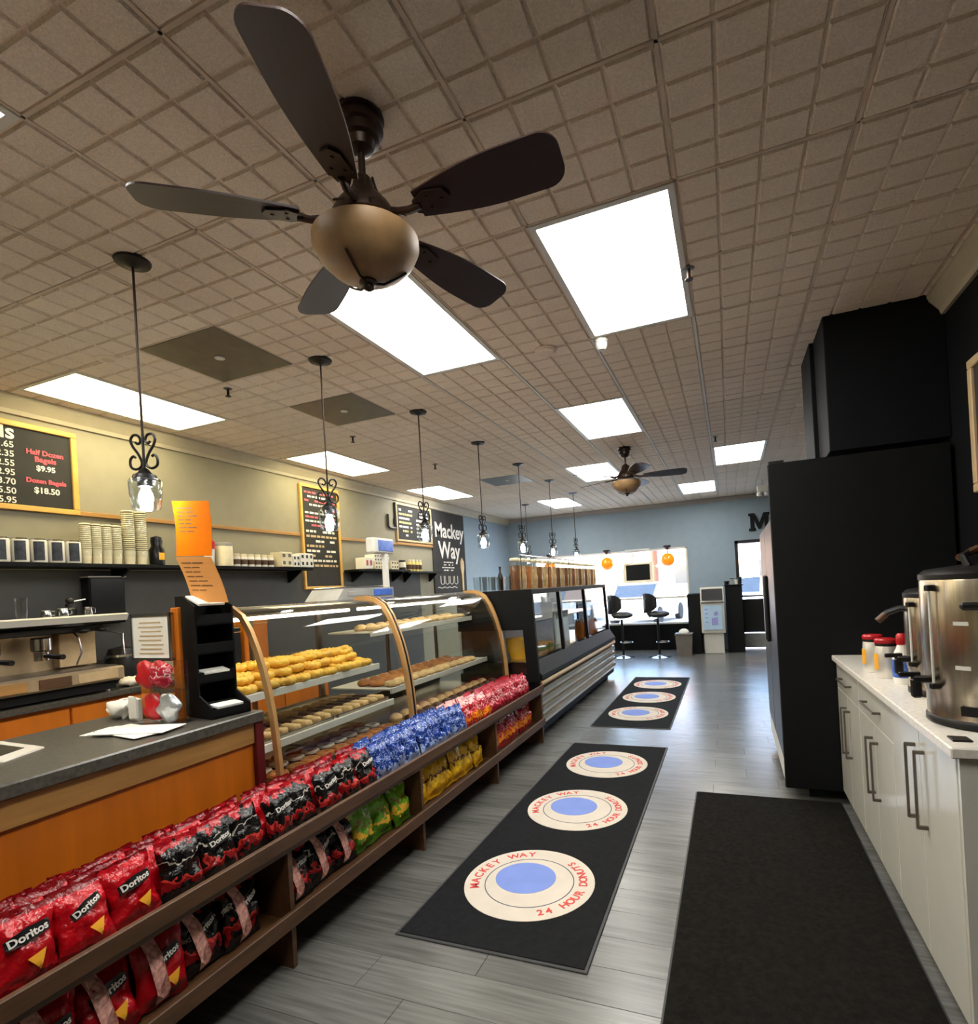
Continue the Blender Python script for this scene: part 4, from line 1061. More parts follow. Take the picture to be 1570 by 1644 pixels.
for i in range(6):
    q = jr if i == 0 else copy_tree(jr)
    q.location = (-4.50, 4.0 + i * .085, SZ); q['label'] = f'small white jar on long shelf, {ORD[i]} right of the speckled canister'; q['group'] = 'white jars on the long shelf'
def carton(y, w, h, z, label, m='paper', dots='black_plastic', x=-4.50, rows=2):
    t = thing('carton', (x, y, z), label, 'carton', 'cartons on the wall shelves')
    MB().box((-.08, -w / 2, 0), (.08, w / 2, h), .004).build('box', m, t)
    n = max(2, int(w / .055))
    b = MB()
    for i in range(n):
        for k in range(rows):
            b.box((.079, -w / 2 + w * (i + .25) / n, h * (k + .3) / rows), (.082, -w / 2 + w * (i + .7) / n, h * (k + .75) / rows))
    b.build('print', dots, t)
carton(4.58, .16, .16, SZ, 'white printed carton in the middle of the long shelf', 'cup_cream', 'bin_grey')
carton(4.72, .10, .13, SZ, 'white and black carton beside the dotted carton', 'paper')
carton(4.88, .20, .155, SZ, 'white carton with black dots at right end of long shelf', 'paper')
S2 = 1.8305
carton(6.02, .16, .15, S2, 'white carton with red mark on the short shelf', 'paper', 'red_plastic', rows=1)
carton(6.30, .30, .10, S2, 'lower white carton of the pair on the short shelf', 'cup_cream', 'bin_grey')
carton(6.31, .34, .10, S2 + .1005, 'upper white carton of the pair on the short shelf', 'paper', 'bin_grey')
carton(6.62, .18, .12, S2, 'small pale carton right of the carton pair', 'cup_cream', 'brown_wood')
for i in range(4):
    q = copy_tree(jr); q.location = (-4.56, 7.2 + i * .10, 1.8155); q.scale = (1.2, 1.2, 1.45)
    q.children[0].material_slots[0].link = 'OBJECT'; q.children[0].material_slots[0].material = MATS['chalk_yellow']
    q['label'] = f'yellowish jar on thin shelf below menu board, {ORD[i]} from left'; q['group'] = 'yellowish jars on the thin shelf'
t = thing('dark_canister', (-4.56, 7.02, S2), 'dark canister with white label at short shelf end', 'canister')
MB().cyl(.05, 0, .15, 18, bev=.005).build('body', 'black_plastic', t, smooth=True)
MB().lathe([(.0505, .04), (.051, .05), (.051, .11), (.0505, .12)], 18, cap=False).build('label', 'paper', t, smooth=True)
# ---------------------------------------------------------------- chalkboards
def board(y0, y1, z0, z1, fm, label, fw=.035):
    o = (XL, (y0 + y1) / 2, z0)
    t = thing('chalkboard', o, label, 'chalkboard')
    MB().box((XL + .004, y0 + fw * .5, z0 + fw * .5), (XL + .018, y1 - fw * .5, z1 - fw * .5)).build('slate', 'chalkboard', t, o)
    for lo, hi in (((y0, z0), (y1, z0 + fw)), ((y0, z1 - fw), (y1, z1)), ((y0, z0 + fw), (y0 + fw, z1 - fw)), ((y1 - fw, z0 + fw), (y1, z1 - fw))):
        MB().box((XL + .003, lo[0], lo[1]), (XL + .035, hi[0], hi[1]), .004).build('frame_rail', fm, t, o)
    return t, o
def chalk(t, o, s, size, m, y, z, bold=.0008):
    return text_obj('chalk_text', s, size, m, t, TX(y - o[1], z - o[2], .0205), bold)
t, o = board(.95, 2.74, 2.225, 2.865, 'pine', 'bagel price chalkboard in yellow wood frame at left edge', .04)
chalk(t, o, 'Bagels', .15, 'chalk_white', 2.16, 2.78, .003)
for i, (a, s) in enumerate((('Plain', '$1.65'), ('Butter', '$2.35'), ('Jelly', '$2.55'), ('Cream', '$2.95'), ('Egg', '$3.70'), ('Ham', '$5.50'), ('Lox', '$5.95'))):
    chalk(t, o, s, .062, 'chalk_white', 2.27, 2.69 - i * .066)
for i, (s, m, zz, sz) in enumerate((('Half Dozen', 'chalk_pink', 2.665, .052), ('Bagels', 'chalk_pink', 2.615, .056), ('$9.95', 'chalk_white', 2.55, .055), ('Dozen Bagels', 'chalk_pink', 2.455, .047), ('$18.50', 'chalk_white', 2.385, .06))):
    chalk(t, o, s, sz, m, 2.53, zz, .0016)
def scribble(t, o, y0, y1, z0, z1, rows, ms, seed, org):
    rr = random.Random(seed)
    for mi, m in enumerate(ms):
        b = MB()
        for i in range(rows):
            if i % len(ms) != mi: continue
            z = z1 - (i + .5) * (z1 - z0) / rows; y = y0
            while y < y1 - .03:
                w = rr.uniform(.03, .09)
                if rr.random() < .8:
                    h = (z1 - z0) / rows * .22
                    b.box((XL + .018, y, z - h), (XL + .0205, min(y + w, y1), z + h))
                y += w + .018
        b.build('chalk_writing', m, t, org)['kind'] = 'stuff'
t, o = board(5.12, 5.815, 1.59, 2.865, 'pine', 'tall narrow chalkboard in pine frame between the wall shelves')
scribble(t, o, 5.2, 5.74, 2.35, 2.80, 9, ['chalk_pink', 'chalk_white'], 3, o); scribble(t, o, 5.2, 5.74, 1.85, 2.33, 8, ['chalk_white', 'frame_tan'], 4, o)
t, o = board(7.13, 8.19, 2.29, 2.885, 'frame_tan', 'landscape menu chalkboard left of the chalk mural', .03)
scribble(t, o, 7.22, 7.6, 2.36, 2.82, 7, ['chalk_white', 'chalk_yellow'], 5, o); scribble(t, o, 7.72, 8.1, 2.36, 2.82, 7, ['chalk_white'], 6, o)
o = (XL, 8.81, 1.45)
t = thing('chalk_mural', o, 'large black chalk mural with white hand lettering on left wall', 'mural')
MB().box((XL + .003, 8.20, 1.45), (XL + .02, 9.425, 2.90), .003).build('slate', 'chalkboard', t, o)
for s, sz, y, z in (('Mackey', .36, 8.84, 2.55), ('Way', .42, 8.80, 2.20)):
    text_obj('chalk_text', s, sz, 'chalk_white', t, TX(y - o[1], z - o[2], .022), .008)
scribble(t, o, 8.5, 8.95, 1.83, 2.02, 4, ['chalk_white'], 8, o)
b = MB()
for i in range(4): b.tube([(XL + .022, 8.42 + i * .17 + a, 1.62 + c) for a, c in ((0, .13), (.0, .0), (.06, -.02), (.12, 0), (.12, .13))], .006, 5)
b.tube([(XL + .022, 8.3 + .06 * i, 1.545 + .012 * math.sin(i * 2)) for i in range(13)], .006, 5)
b.build('chalk_drawing', 'chalk_white', t, o)
q = MB().prism([(9.23, 1.48), (9.27, 1.48), (9.275, 1.78), (9.31, 1.9), (9.31, 2.02), (9.25, 2.09), (9.19, 2.02), (9.19, 1.9), (9.225, 1.78)], XL + .022, XL + .04, 'x').build('wooden_peel', 'frame_tan', None, (XL, 9.25, 1.48))
q.location = (XL, 9.25, 1.48); tag(q, 'pale wooden paddle hung at the right edge of chalk mural', 'paddle')
t = thing('wall_hook', (XL, 6.95, 2.50), 'black iron wall hook left of the menu chalkboard', 'hook')
MB().tube([(.02, .17, .38), (.02, .17, .0), (.02, .15, -.02), (.02, .0, -.02), (.02, -.03, .0), (.02, -.03, .18)], .016, 8).build('rod', 'black_plastic', t, smooth=True)
MB().box((0, .13, .05), (.02, .21, .13), .003).build('plate', 'black_plastic', t)
# ================================================================ RIGHT SIDE
o = (.72, 4.68, 0)
t = thing('upright_cooler', o, 'tall black upright cooler against the right wall', 'cooler')
MB().prism([(.29, .085), (XR - .02, .085), (XR - .02, 2.15), (.52, 2.15), (.29, 1.84)], 3.902, 5.26, 'y').build('body', 'black_matte', t, o)
MB().box((.265, 3.86, .085), (XR - .02, 3.90, 2.165), .006).build('end_panel', 'black_matte', t, o)
MB().prism([(.282, 1.825), (.29, 1.82), (.52, 2.13), (.515, 2.15)], 3.91, 5.25, 'y').build('header', 'black_matte', t, o)
for a in (3.91, 4.59):
    d = MB().box((.266, a, .26), (.288, a + .665, 1.81), .004).build('door', 'black_plastic', t, o)
    MB().box((.240, a + (.03 if a > 4 else .60), .95), (.266, a + (.055 if a > 4 else .625), 1.45), .008).build('handle', 'black_plastic', d, o)
MB().box((.27, 3.87, .10), (.292, 5.25, .25), .004).build('kick_plate', 'white_metal', t, o)
MB().box((.27, 3.862, 2.16), (.36, 3.90, 2.18), .003).build('hinge_cap', 'black_plastic', t, o)
for x, y in ((.42, 3.98), (1.1, 3.98), (.42, 5.14), (1.1, 5.14)):
    c = MB().box((x - .03, y - .03, .06), (x + .03, y + .03, .09)).build('caster', 'steel_dark', t, o)
    MB().lathe([(.03, -.012), (.03, .012)], 16, Matrix.Translation((x, y, .03)) @ Matrix.Rotation(R(90), 4, 'Y')).build('wheel', 'tyre', c, o)
# cabinets
CX, CZ = .585, .905
U = [(1.935, 2.62, False), (2.622, 3.245, True), (3.247, 3.85, True)]
UL = ['nearest glossy white base cabinet with two tall doors', 'middle glossy white base cabinet with drawer and two doors', 'farthest glossy white base cabinet beside the black cooler']
for (a, c, dw), l in zip(U, UL):
    o = (.9, (a + c) / 2, 0)
    t = thing('base_cabinet', o, l, 'cabinet', 'white base cabinets')
    MB().box((CX + .02, a, .1), (XR - .01, c, CZ)).build('body', 'white_gloss', t, o)
    MB().box((CX + .07, a, 0), (XR - .01, c, .1)).build('toe_kick', 'bin_grey', t, o)
    def handle(y, z0, z1, par, y2=None):
        b = MB()
        if y2 is None:
            b.box((CX - .034, y - .0045, z0), (CX - .025, y + .0045, z1), .002); b.box((CX - .03, y - .005, z0 + .0), (CX, y + .005, z0 + .012)); b.box((CX - .03, y - .005, z1 - .012), (CX, y + .005, z1))
        else:
            b.box((CX - .034, y, z0 - .0045), (CX - .025, y2, z0 + .0045), .002); b.box((CX - .03, y, z0 - .005), (CX, y + .012, z0 + .005)); b.box((CX - .03, y2 - .012, z0 - .005), (CX, y2, z0 + .005))
        b.build('handle', 'steel_dark', par, o)
    top = CZ - .005; m = (a + c) / 2
    if dw:
        q = MB().box((CX, a + .003, .745), (CX + .02, c - .003, top), .002).build('drawer', 'white_gloss', t, o)
        handle(m - .13, .82, 0, q, m + .13); top = .742
    for y0, y1, hy in ((a + .003, m - .0015, m - .05), (m + .0015, c - .003, m + .05)):
        q = MB().box((CX, y0, .102), (CX + .02, y1, top), .002).build('door', 'white_gloss', t, o)
        handle(hy, top - .34, top - .07, q)
    if a < 2:
        MB().box((CX + .002, a - .018, .0), (XR - .01, a - .001, CZ)).build('end_panel', 'white_gloss', t, o)
q = MB().box((.562, 1.895, CZ), (XR - .002, 3.852, .937), .004).build('coffee_countertop', 'counter_pale', None, (.9, 2.8, CZ)); q.location = (.9, 2.8, CZ)
tag(q, 'pale speckled stone worktop over the white cabinets', 'worktop')
CTZ = .9375
q = MB().box((-.025, -.025, 0), (.025, .025, .006), .002).build('counter_grommet', 'black_plastic'); q.location = (.612, 1.985, CTZ - .0005); tag(q, 'small black square plate near the worktop front corner', 'grommet')
def urn(x, y, r, h, label, tap=True):
    t = thing('coffee_urn', (x, y, CTZ), label, 'coffee urn', 'coffee urns')
    MB().lathe([(r * .94, 0), (r * 1.0, .004), (r * 1.0, .022), (r * .97, .028)], 40).build('foot_ring', 'black_plastic', t, smooth=True)
    MB().lathe([(r * .97, .026), (r * .97, .10), (r * .985, .104), (r * .985, .112), (r, .116), (r, h - .01), (r * .98, h)], 48).build('body', 'steel', t, smooth=True)
    MB().lathe([(r * 1.012, h - .004), (r * 1.012, h + .012), (r * .9, h + .028), (r * .3, h + .04), (0, h + .042)], 40).build('lid', 'black_plastic', t, smooth=True)
    hd = MB().tube([(-.05, -.06, h + .035), (-.06, -.05, h + .065), (-.02, 0, h + .085), (.04, .03, h + .075), (.05, .04, h + .035)], .012, 8).build('lid_handle', 'black_plastic', t, smooth=True)
    MB().rod((-.07, -.045, h + .062), (-.0, .0, h + .092), .011, 8).build('grip', 'brown_wood', hd, smooth=True)
    for a in (0, 180):
        k = Matrix.Rotation(R(a + 70), 4, 'Z')
        b = MB().box((r, -.05, h - .1), (r + .035, .05, h - .075), .008, k); b.build('side_handle', 'black_plastic', t)
    if tap:
        M = Matrix.Rotation(R(192), 4, 'Z')
        b = MB().box((r - .01, -.016, .135), (r + .055, .016, .16), .006, M); b.box((r + .03, -.013, .085), (r + .058, .013, .15), .006, M)
        tp = b.build('tap', 'black_plastic', t)
        b = MB().box((r + .03, -.006, .155), (r + .095, .006, .172), .003, M); b.build('lever', 'black_plastic', tp)
        M2 = Matrix.Rotation(R(204), 4, 'Z')
        b = MB(); p = M2 @ Vector((r + .014, 0, 0))
        b.rod((p.x, p.y, .13), (p.x, p.y, h - .03), .004); b.build('sight_glass', 'white_metal', t, smooth=True)
        b = MB(); b.box((r - .005, -.01, .12), (r + .024, .01, .14), .003, M2); b.build('gauge_mount', 'black_plastic', t); b = MB(); b.box((r - .005, -.01, h - .04), (r + .024, .01, h - .02), .003, M2); b.build('gauge_mount', 'black_plastic', t)
    b = MB()
    for z in (.19, .33): b.box((r - .0005, -.02, z), (r + .001, .02, z + .012), 0, Matrix.Rotation(R(232), 4, 'Z'))
    b.build('level_mark', 'white_metal', t)
    b = MB().box((r * .975, -.03, .045), (r * .985, .03, .075), .002, Matrix.Rotation(R(238), 4, 'Z')); b.build('switch', 'black_plastic', t)
    return t
urn(.765, 2.22, .165, .48, 'big brushed steel coffee urn nearest the camera')
u2 = urn(.81, 2.68, .145, .40, 'second steel coffee urn half hidden behind the big one', True)
MB().tube([(-.10, 0, .345), (-.16, .01, .352), (-.20, .02, .335), (-.222, .02, .315)], .013, 8).build('lid_arm', 'black_plastic', u2, smooth=True)
MB().rod((-.208, .02, .328), (-.238, .02, .300), .014, 10).build('arm_grip', 'brown_wood', u2, smooth=True)
for i, (x, y, l) in enumerate(((.675, 3.06, 'nearer steel canister with red lid on the worktop'), (.66, 3.24, 'farther steel canister with red lid on the worktop'))):
    t = thing('steel_canister', (x, y, CTZ), l, 'canister', 'steel canisters with red lids')
    MB().lathe([(0, 0), (.044, 0), (.047, .006), (.048, .08), (.043, .15), (.041, .155)], 28).build('body', 'satin', t, smooth=True)
    MB().lathe([(.043, .152), (.044, .165), (.042, .17)], 28).build('collar', 'black_plastic', t, smooth=True)
    MB().lathe([(.045, .166), (.046, .18), (.04, .187), (0, .19)], 28).build('lid', 'red_plastic', t, smooth=True)
    b = MB()
    for k in range(5):
        a0 = R(172 + k * 9); a1 = R(172 + (k + 1) * 9)
        b.quad([(.0492 * math.cos(a0), .0492 * math.sin(a0), .04), (.0492 * math.cos(a1), .0492 * math.sin(a1), .04), (.0482 * math.cos(a1), .0482 * math.sin(a1), .115), (.0482 * math.cos(a0), .0482 * math.sin(a0), .115)])
    b.build('label', 'label_orange', t)
t = thing('soap_bottle', (.70, 2.90, CTZ), 'white and blue bottle with red cap beside the steel canisters', 'bottle')
MB().lathe([(0, 0), (.035, 0), (.038, .01), (.038, .12), (.02, .16), (.015, .18), (0, .18)], 20).build('body', 'paper', t, smooth=True)
MB().lathe([(.0385, .03), (.039, .04), (.039, .10), (.0385, .11)], 20, cap=False).build('label', 'blue_screen', t, smooth=True)
MB().lathe([(.018, .175), (.02, .19), (.02, .215), (.012, .225), (0, .225)], 16).build('cap', 'red_plastic', t, smooth=True)
t = thing('wall_tray', (1.0, 3.45, CTZ), 'dark low tray at the back of the worktop near the cooler', 'tray')
MB().box((-.2, -.25, 0), (.2, .25, .012), .004).build('base', 'black_plastic', t)
MB().box((-.2, -.25, .01), (-.19, .25, .03), .003).build('rim', 'black_plastic', t)
o = (XR, 3.0, 1.8)
t = thing('picture_frame', o, 'tan framed picture on the black right wall', 'picture')
MB().box((XR - .02, 2.60, 1.86), (XR - .004, 3.53, 2.47)).build('picture', 'picture', t, o)
for lo, hi in (((2.54, 1.825), (3.555, 1.87)), ((2.54, 2.47), (3.555, 2.515)), ((2.54, 1.87), (2.585, 2.47)), ((3.51, 1.87), (3.555, 2.47))):
    MB().box((XR - .035, lo[0], lo[1]), (XR - .002, hi[0], hi[1]), .005).build('frame_rail', 'frame_tan', t, o)
# ================================================================ FLOOR MATS
def runner(x0, x1, y0, y1, label, near):
    o = ((x0 + x1) / 2, (y0 + y1) / 2, 0)
    t = thing('floor_mat', (o[0], o[1], 0.0006), label, 'floor mat', 'printed runner mats')
    b = MB(); b.box((x0, y0, .0), (x1, y1, .006), .003); b.build('rubber_edge', 'rubber', t, o)
    MB().box((x0 + .014, y0 + .014, .002), (x1 - .014, y1 - .014, .0095), .002).build('pile', 'mat_black', t, o)
    L = y1 - y0
    for i, fr in enumerate((.185, .50, .815) if near else (.20, .50, .80)):
        cy = y0 + L * fr - o[1]
        e = MB().lathe([(.322, .0095), (.322, .0112), (.0, .0112)], 56).build('emblem', 'emblem', t); e.location = (0, cy, 0)
        MB().lathe([(.222, .0112), (.222, .0118), (.217, .0118), (.217, .0112)], 56, cap=False).build('ring_line', 'emblem_line', e)
        b = MB(); b.lathe([(.15, .0112), (.15, .0122), (0, .0122)], 40, Matrix.Translation((-.03, .03, 0)) @ Matrix.Diagonal((1.02, .96, 1, 1))); b.build('blue_spot', 'emblem_blue', e)
        bm = bmesh.new()
        def arc(s, mid, span, inward, size):
            for k, ch in enumerate(s):
                if ch == ' ': continue
                f = (k + .5) / len(s) - .5
                a = R(mid - f * span) if not inward else R(mid + f * span)
                me = text_mesh(ch, size, .0004, .0014)
                M = Matrix.Rotation(a + (-math.pi / 2 if not inward else math.pi / 2), 4, 'Z')
                M = Matrix.Translation((.268 * math.cos(a), .268 * math.sin(a), .0118)) @ M
                n0 = len(bm.verts); bm.from_mesh(me); bm.verts.ensure_lookup_table()
                bmesh.ops.transform(bm, matrix=M, verts=bm.verts[n0:])
        arc('MACKEY WAY', 155, 108, False, .062); arc('24 HOUR DONUTS', -3, 122, True, .058)
        me = bpy.data.meshes.new('lettering'); bm.to_mesh(me); bm.free(); me.materials.append(MATS['emblem_red'])
        obj('lettering', me, None, e)
runner(-1.425, -.575, 1.97, 4.86, 'nearest black runner mat with three round emblems', True)
runner(-1.415, -.612, 5.47, 8.36, 'farther black runner mat with three round emblems', False)
t = thing('carpet_mat', (.155, 1.9, .0006), 'plain dark charcoal carpet mat in front of white cabinets', 'carpet')
MB().box((-.445, -2.3, 0), (.425, 1.99, .005), .002).build('backing', 'rubber', t)
MB().box((-.437, -2.29, .003), (.417, 1.98, .011), .003).build('pile', 'carpet', t)
# ================================================================ FAR END OF THE SHOP
o = (-2.4, 11.3, 0)
t = thing('window_bar', o, 'white topped bar counter along the back window', 'bar counter')
MB().box((-4.3, 11.05, 1.09), (-.72, 11.62, 1.125), .006).build('top', 'white_gloss', t, o)
for x in (-4.2, -3.0): MB().box((x - .02, 11.1, 0), (x + .02, 11.6, 1.09)).build('support', 'black_matte', t, o)
MB().box((-.78, 11.0, 0), (-.56, 11.62, 1.15), .004).build('end_support', 'black_matte', t, o)
def stool(x, y, rz, label):
    t = thing('bar_stool', (x, y, 0), label, 'bar stool', 'black swivel bar stools', rz)
    MB().lathe([(.21, 0), (.21, .008), (.05, .03), (.03, .05), (.0, .05)], 28).build('base', 'chrome', t, smooth=True)
    MB().cyl(.024, .03, .74, 14).build('column', 'black_plastic', t, smooth=True)
    MB().torus(.12, .01, (.08, 0, .30), 20, 6).build('footrest', 'chrome', t, smooth=True)
    s = MB().sphere(.2, (.02, 0, .82), 20, 10, (1.05, 1, .34)); s.build('seat', 'stool_black', t, smooth=True)
    MB().tube([(-.15, 0, .76), (-.2, 0, .82), (-.21, 0, .95)], .02, 8).build('back_support', 'stool_black', t, smooth=True)
    b = MB(); g = []
    for i in range(11):
        a = R(-62 + 12.4 * i)
        g.append((-.22 * math.cos(a), .22 * math.sin(a), a))
    F = []
    for x_, y_, a in g:
        col = []
        hz = .19 * math.sqrt(max(.12, 1 - (a / R(70)) ** 2))
        for k in range(7):
            z = 1.03 + hz * (k / 3 - 1)
            nx, ny = -math.cos(a), math.sin(a)
            col.append((b.bm.verts.new((x_, y_, z)), b.bm.verts.new((x_ + nx * .035, y_ + ny * .035, z))))
        F.append(col)
    for i in range(10):
        for k in range(6):
            for q in (0, 1): b.bm.faces.new((F[i][k][q], F[i + 1][k][q], F[i + 1][k + 1][q], F[i][k + 1][q]))
        b.bm.faces.new((F[i][0][0], F[i][0][1], F[i + 1][0][1], F[i + 1][0][0])); b.bm.faces.new((F[i][6][0], F[i + 1][6][0], F[i + 1][6][1], F[i][6][1]))
    for i in (0, 10):
        for k in range(6): b.bm.faces.new((F[i][k][0], F[i][k][1], F[i][k + 1][1], F[i][k + 1][0]))
    b.build('backrest', 'stool_black', t, smooth=True)
stool(-1.30, 10.55, R(-20), 'black swivel bar stool nearer the trash bin')
stool(-1.98, 10.55, R(-20), 'black swivel bar stool nearer the black glass case')
t = thing('trash_bin', (-.86, 10.82, 0), 'grey brown square trash bin with white bag by the bar', 'trash bin')
MB().prism([(-.13, 0), (.13, 0), (.155, .40), (-.155, .40)], -.13, .13, 'y').build('bin', 'bin_grey', t)
MB().box((-.165, -.145, .39), (.165, .145, .425), .008).build('rim', 'bin_grey', t)
MB().sphere(.10, (.0, 0, .43), 16, 8, (1, 1, .8)).build('bag', 'paper', t, smooth=True)
o = (-.33, 11.1, 0)
t = thing('white_kiosk', o, 'white self service kiosk with dark screen and blue panel', 'kiosk')
MB().box((-.18, -.10, 0), (.18, .16, .42), .01).build('plinth', 'white_gloss', t)
MB().prism([(-.14, .40), (.18, .40), (.18, 1.27), (-.06, 1.27), (-.12, 1.0), (-.16, .95)], -.21, .21, 'x').build('body', 'white_gloss', t)
M = Matrix.Translation((0, -.115, 1.125)) @ Matrix.Rotation(R(-12.5), 4, 'X')
MB().box((-.185, -.012, -.11), (.185, .01, .11), .004, M).build('screen', 'black_gloss', t)
MB().box((-.205, -.2, .985), (.205, -.05, 1.0), .003).build('shelf', 'chrome', t)
p = MB().box((-.17, -.168, .46), (.17, -.145, .93), .003).build('blue_panel', 'pale_blue', t)
b = MB(); b.prism([(-.02, .55), (.09, .55), (.09, .70), (-.02, .68)], -.172, -.168, 'y'); b.prism([(.03, .72), (.10, .74), (.08, .82), (.02, .78)], -.172, -.168, 'y'); b.build('graphic', 'purple', p)
b = MB()
for i in range(4): b.box((-.14, -.171, .60 + i * .08), (-.08, -.168, .62 + i * .08))
b.build('print', 'purple', p)
t = thing('condiment_stand', (.062, 11.38, 0), 'tall black condiment stand between kiosk and glass door', 'stand')
MB().box((-.15, -.2, .0), (.15, .25, 1.27), .006).build('cabinet', 'black_matte', t)
MB().box((-.17, -.22, 1.27), (.17, .26, 1.295), .004).build('top', 'black_gloss', t)
for i, (x, y, r, h, m) in enumerate(((-.12, -.1, .05, .07, 'black_plastic'), (-.02, -.08, .04, .12, 'grey_plastic'), (.06, -.1, .035, .11, 'white_metal'), (.13, -.05, .03, .14, 'black_plastic'))):
    q = thing('lidded_cup', (.062 + x, 11.38 + y, 1.2955), f'small lidded cup on the black stand, {ORD[i]} from left', 'cup', 'cups on the black stand')
    MB().lathe([(0, 0), (r * .8, 0), (r, h * .85), (0, h * .85)], 14).build('cup', m, q, smooth=True)
    MB().lathe([(r * 1.06, h * .85), (r * 1.06, h * .93), (r * .6, h), (0, h)], 14).build('lid', 'black_plastic', q, smooth=True)
for i, (x, l) in enumerate(((-1.14, 'right orange glass globe lamp hanging at the window'), (-2.38, 'middle orange glass globe lamp hanging at the window'), (-3.64, 'left orange glass globe lamp behind the cookie jars'))):
    t = thing('globe_lamp', (x, 11.42, 2.10), l, 'globe lamp', 'orange globe lamps')
    MB().lathe([(.075, .05), (.075, .02), (.03, -.02), (.014, -.035)], 18).build('mount', 'black_plastic', t, smooth=True)
    MB().box((-.02, 0, .0), (.02, .28, .03)).build('arm', 'black_plastic', t)
    MB().cyl(.01, -.12, -.02, 10).build('stem', 'black_plastic', t)
    MB().sphere(.135, (0, 0, -.24), 24, 16).build('globe', 'globe_glow', t, smooth=True)
t = thing('window_screen', (-1.78, 11.64, 1.46), 'dark rectangular screen mounted in the back window', 'screen')
MB().box((-.245, -.03, .02), (.245, .03, .345), .006).build('panel', 'black_matte', t)
b = MB()
for lo, hi in (((-.3, -.035), (.3, .02)), ((-.3, .345), (.3, .385)), ((-.3, .02), (-.245, .345)), ((.245, .02), (.3, .345))): b.box((lo[0], -.02, lo[1]), (hi[0], .02, hi[1]), .003)
b.build('surround', 'cup_cream', t)
b = MB(); b.rod((-.2, 0, .38), (-.2, 0, .66), .005); b.rod((.2, 0, .38), (.2, 0, .66), .005); b.box((-.25, -.01, .64), (.25, .06, .675)); b.build('hanger', 'white_metal', t)
b = MB(); w, h = .19, .345
b.prism([(-w, 0), (-w, .05), (-w + .03, .05), (-w + .03, h - .05), (-w, h - .05), (-w, h), (-w + .11, h), (0, .15), (w - .11, h), (w, h), (w, h - .05), (w - .03, h - .05), (w - .03, .05), (w, .05), (w, 0),
         (w - .12, 0), (w - .12, .05), (w - .095, .05), (w - .095, .215), (.02, .03), (-.02, .03), (-w + .095, .215), (-w + .095, .05), (-w + .12, .05), (-w + .12, 0)], -.03, 0, 'y')
q = b.build('wall_letter', 'black_matte'); q.location = (.60, YB - .002, 2.315); tag(q, 'black bold letter M mounted high on the blue back wall', 'letter sign')
# ================================================================ OUTSIDE THE WINDOW
struct(MB().box((-40, YB + .2, -.2), (40, YB + 4.0, -.05)).build('ground_sidewalk', 'sidewalk'))
struct(MB().box((-60, YB + 4.0, -.3), (60, 70, -.14)).build('ground_lot', 'asphalt'))
def car(x, y, m, label, rz=0):
    t = thing('parked_car', (x, y, -.14), label, 'car', 'cars parked outside', rz)
    P = [(-2.2, .25), (2.15, .25), (2.25, .5), (2.2, .78), (1.2, .95), (-1.7, 1.0), (-2.2, .9), (-2.28, .55)]
    MB().prism(P, -.88, .88, 'y').build('body', m, t)
    G = [(-1.75, .98), (1.15, .95), (.45, 1.46), (-1.1, 1.5)]
    MB().prism(G, -.74, .74, 'y').build('cabin', 'car_glass', t)
    MB().prism([(-1.15, 1.46), (.5, 1.43), (.4, 1.5), (-1.05, 1.54)], -.72, .72, 'y').build('roof', m, t)
    for wx in (-1.4, 1.4):
        for s in (-1, 1): MB().lathe([(.2, -.1), (.32, -.1), (.33, 0), (.32, .1), (.2, .1)], 20, Matrix.Translation((wx, s * .82, .33)) @ Matrix.Rotation(R(90), 4, 'X')).build('wheel', 'tyre', t)
    for s in (-.6, .6): MB().box((2.16, s - .15, .6), (2.24, s + .15, .72), .01).build('headlight', 'white_metal', t)
car(-3.0, 21.5, 'car_white', 'white car parked outside behind the window screen', R(80))
car(.4, 22.5, 'car_blue', 'blue grey car parked outside at window right edge', R(84))
car(4.0, 24.0, 'car_white', 'white car parked outside seen through the glass door', R(80))
car(-6.6, 22.0, 'car_blue', 'blue grey car parked outside behind the orange globe', R(85))
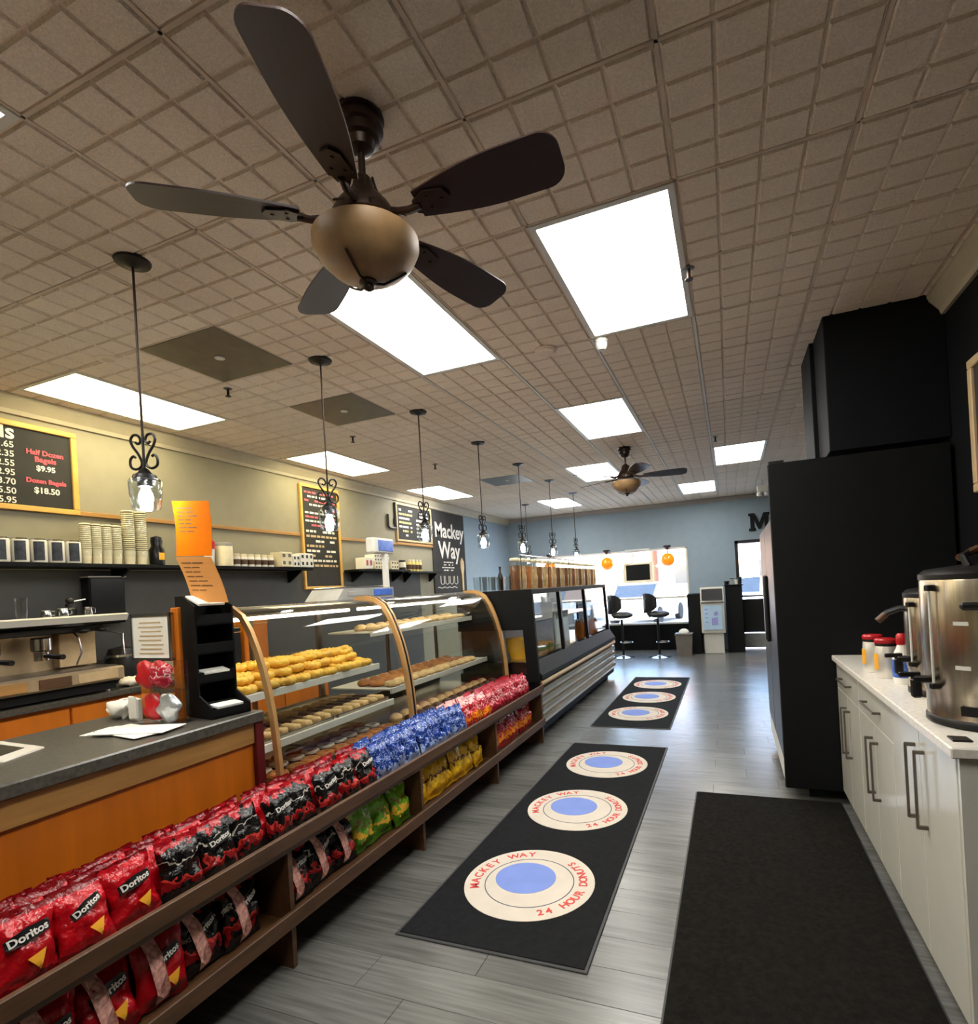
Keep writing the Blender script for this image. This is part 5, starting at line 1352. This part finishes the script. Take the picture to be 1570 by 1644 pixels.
def building(x0, x1, y, h, m, label, wins):
    o = ((x0 + x1) / 2, y, -.14)
    t = thing('far_building', o, label, 'building', 'buildings across the lot')
    MB().box((x0, y, -.14), (x1, y + 8, h)).build('walls', m, t, o)
    MB().box((x0 - .3, y - .4, h), (x1 + .3, y + 8, h + .4)).build('roof', 'far_roof', t, o)
    n = int((x1 - x0) / 3)
    for r in range(wins):
        for i in range(n):
            xx = x0 + 1.0 + i * 3; z = 1.0 + r * 3.1
            w = MB().box((xx, y - .06, z), (xx + 1.3, y + .02, z + 1.6)).build('window', 'white_metal', t, o)
            MB().box((xx + .08, y - .08, z + .08), (xx + 1.22, y - .05, z + 1.52)).build('pane', 'car_glass', w, o)
building(-34, -6, 46, 7.0, 'far_wall', 'pale long building across the parking lot', 2)
building(-5, 9, 44, 8.5, 'far_brick', 'reddish brick building across the parking lot', 2)
def bare_tree(x, y, h, label, seed):
    rr = random.Random(seed); t = thing('bare_tree', (x, y, -.14), label, 'tree', 'bare trees across the lot')
    MB().rod((0, 0, 0), (.1, 0, h * .45), .16, 8, .11).build('trunk', 'bark', t, smooth=True)
    for i in range(7):
        a = rr.uniform(0, 6.28); b = MB(); z = h * rr.uniform(.28, .45); p = Vector((.08, 0, z)); pts = [p]
        for k in range(5):
            p = p + Vector((math.cos(a) * .45, math.sin(a) * .45, h * .11)) + Vector((rr.uniform(-.2, .2), rr.uniform(-.2, .2), 0)); pts.append(p)
        b.tube(pts, lambda s: .07 * (1 - s) + .012, 6)
        for k in range(2, 5):
            a2 = a + rr.uniform(-1.3, 1.3); b.tube([pts[k], pts[k] + Vector((math.cos(a2) * .5, math.sin(a2) * .5, .5)), pts[k] + Vector((math.cos(a2) * .8, math.sin(a2) * .8, 1.2))], .016, 5)
        b.build('branch', 'bark', t, smooth=True)
for i, (x, y, h) in enumerate(((-5.5, 33, 7.5), (1.2, 31, 8), (3.4, 34, 8.5), (-1.2, 36, 7))):
    bare_tree(x, y, h, f'bare tree across the parking lot, {ORD[i]} of the four', i + 3)
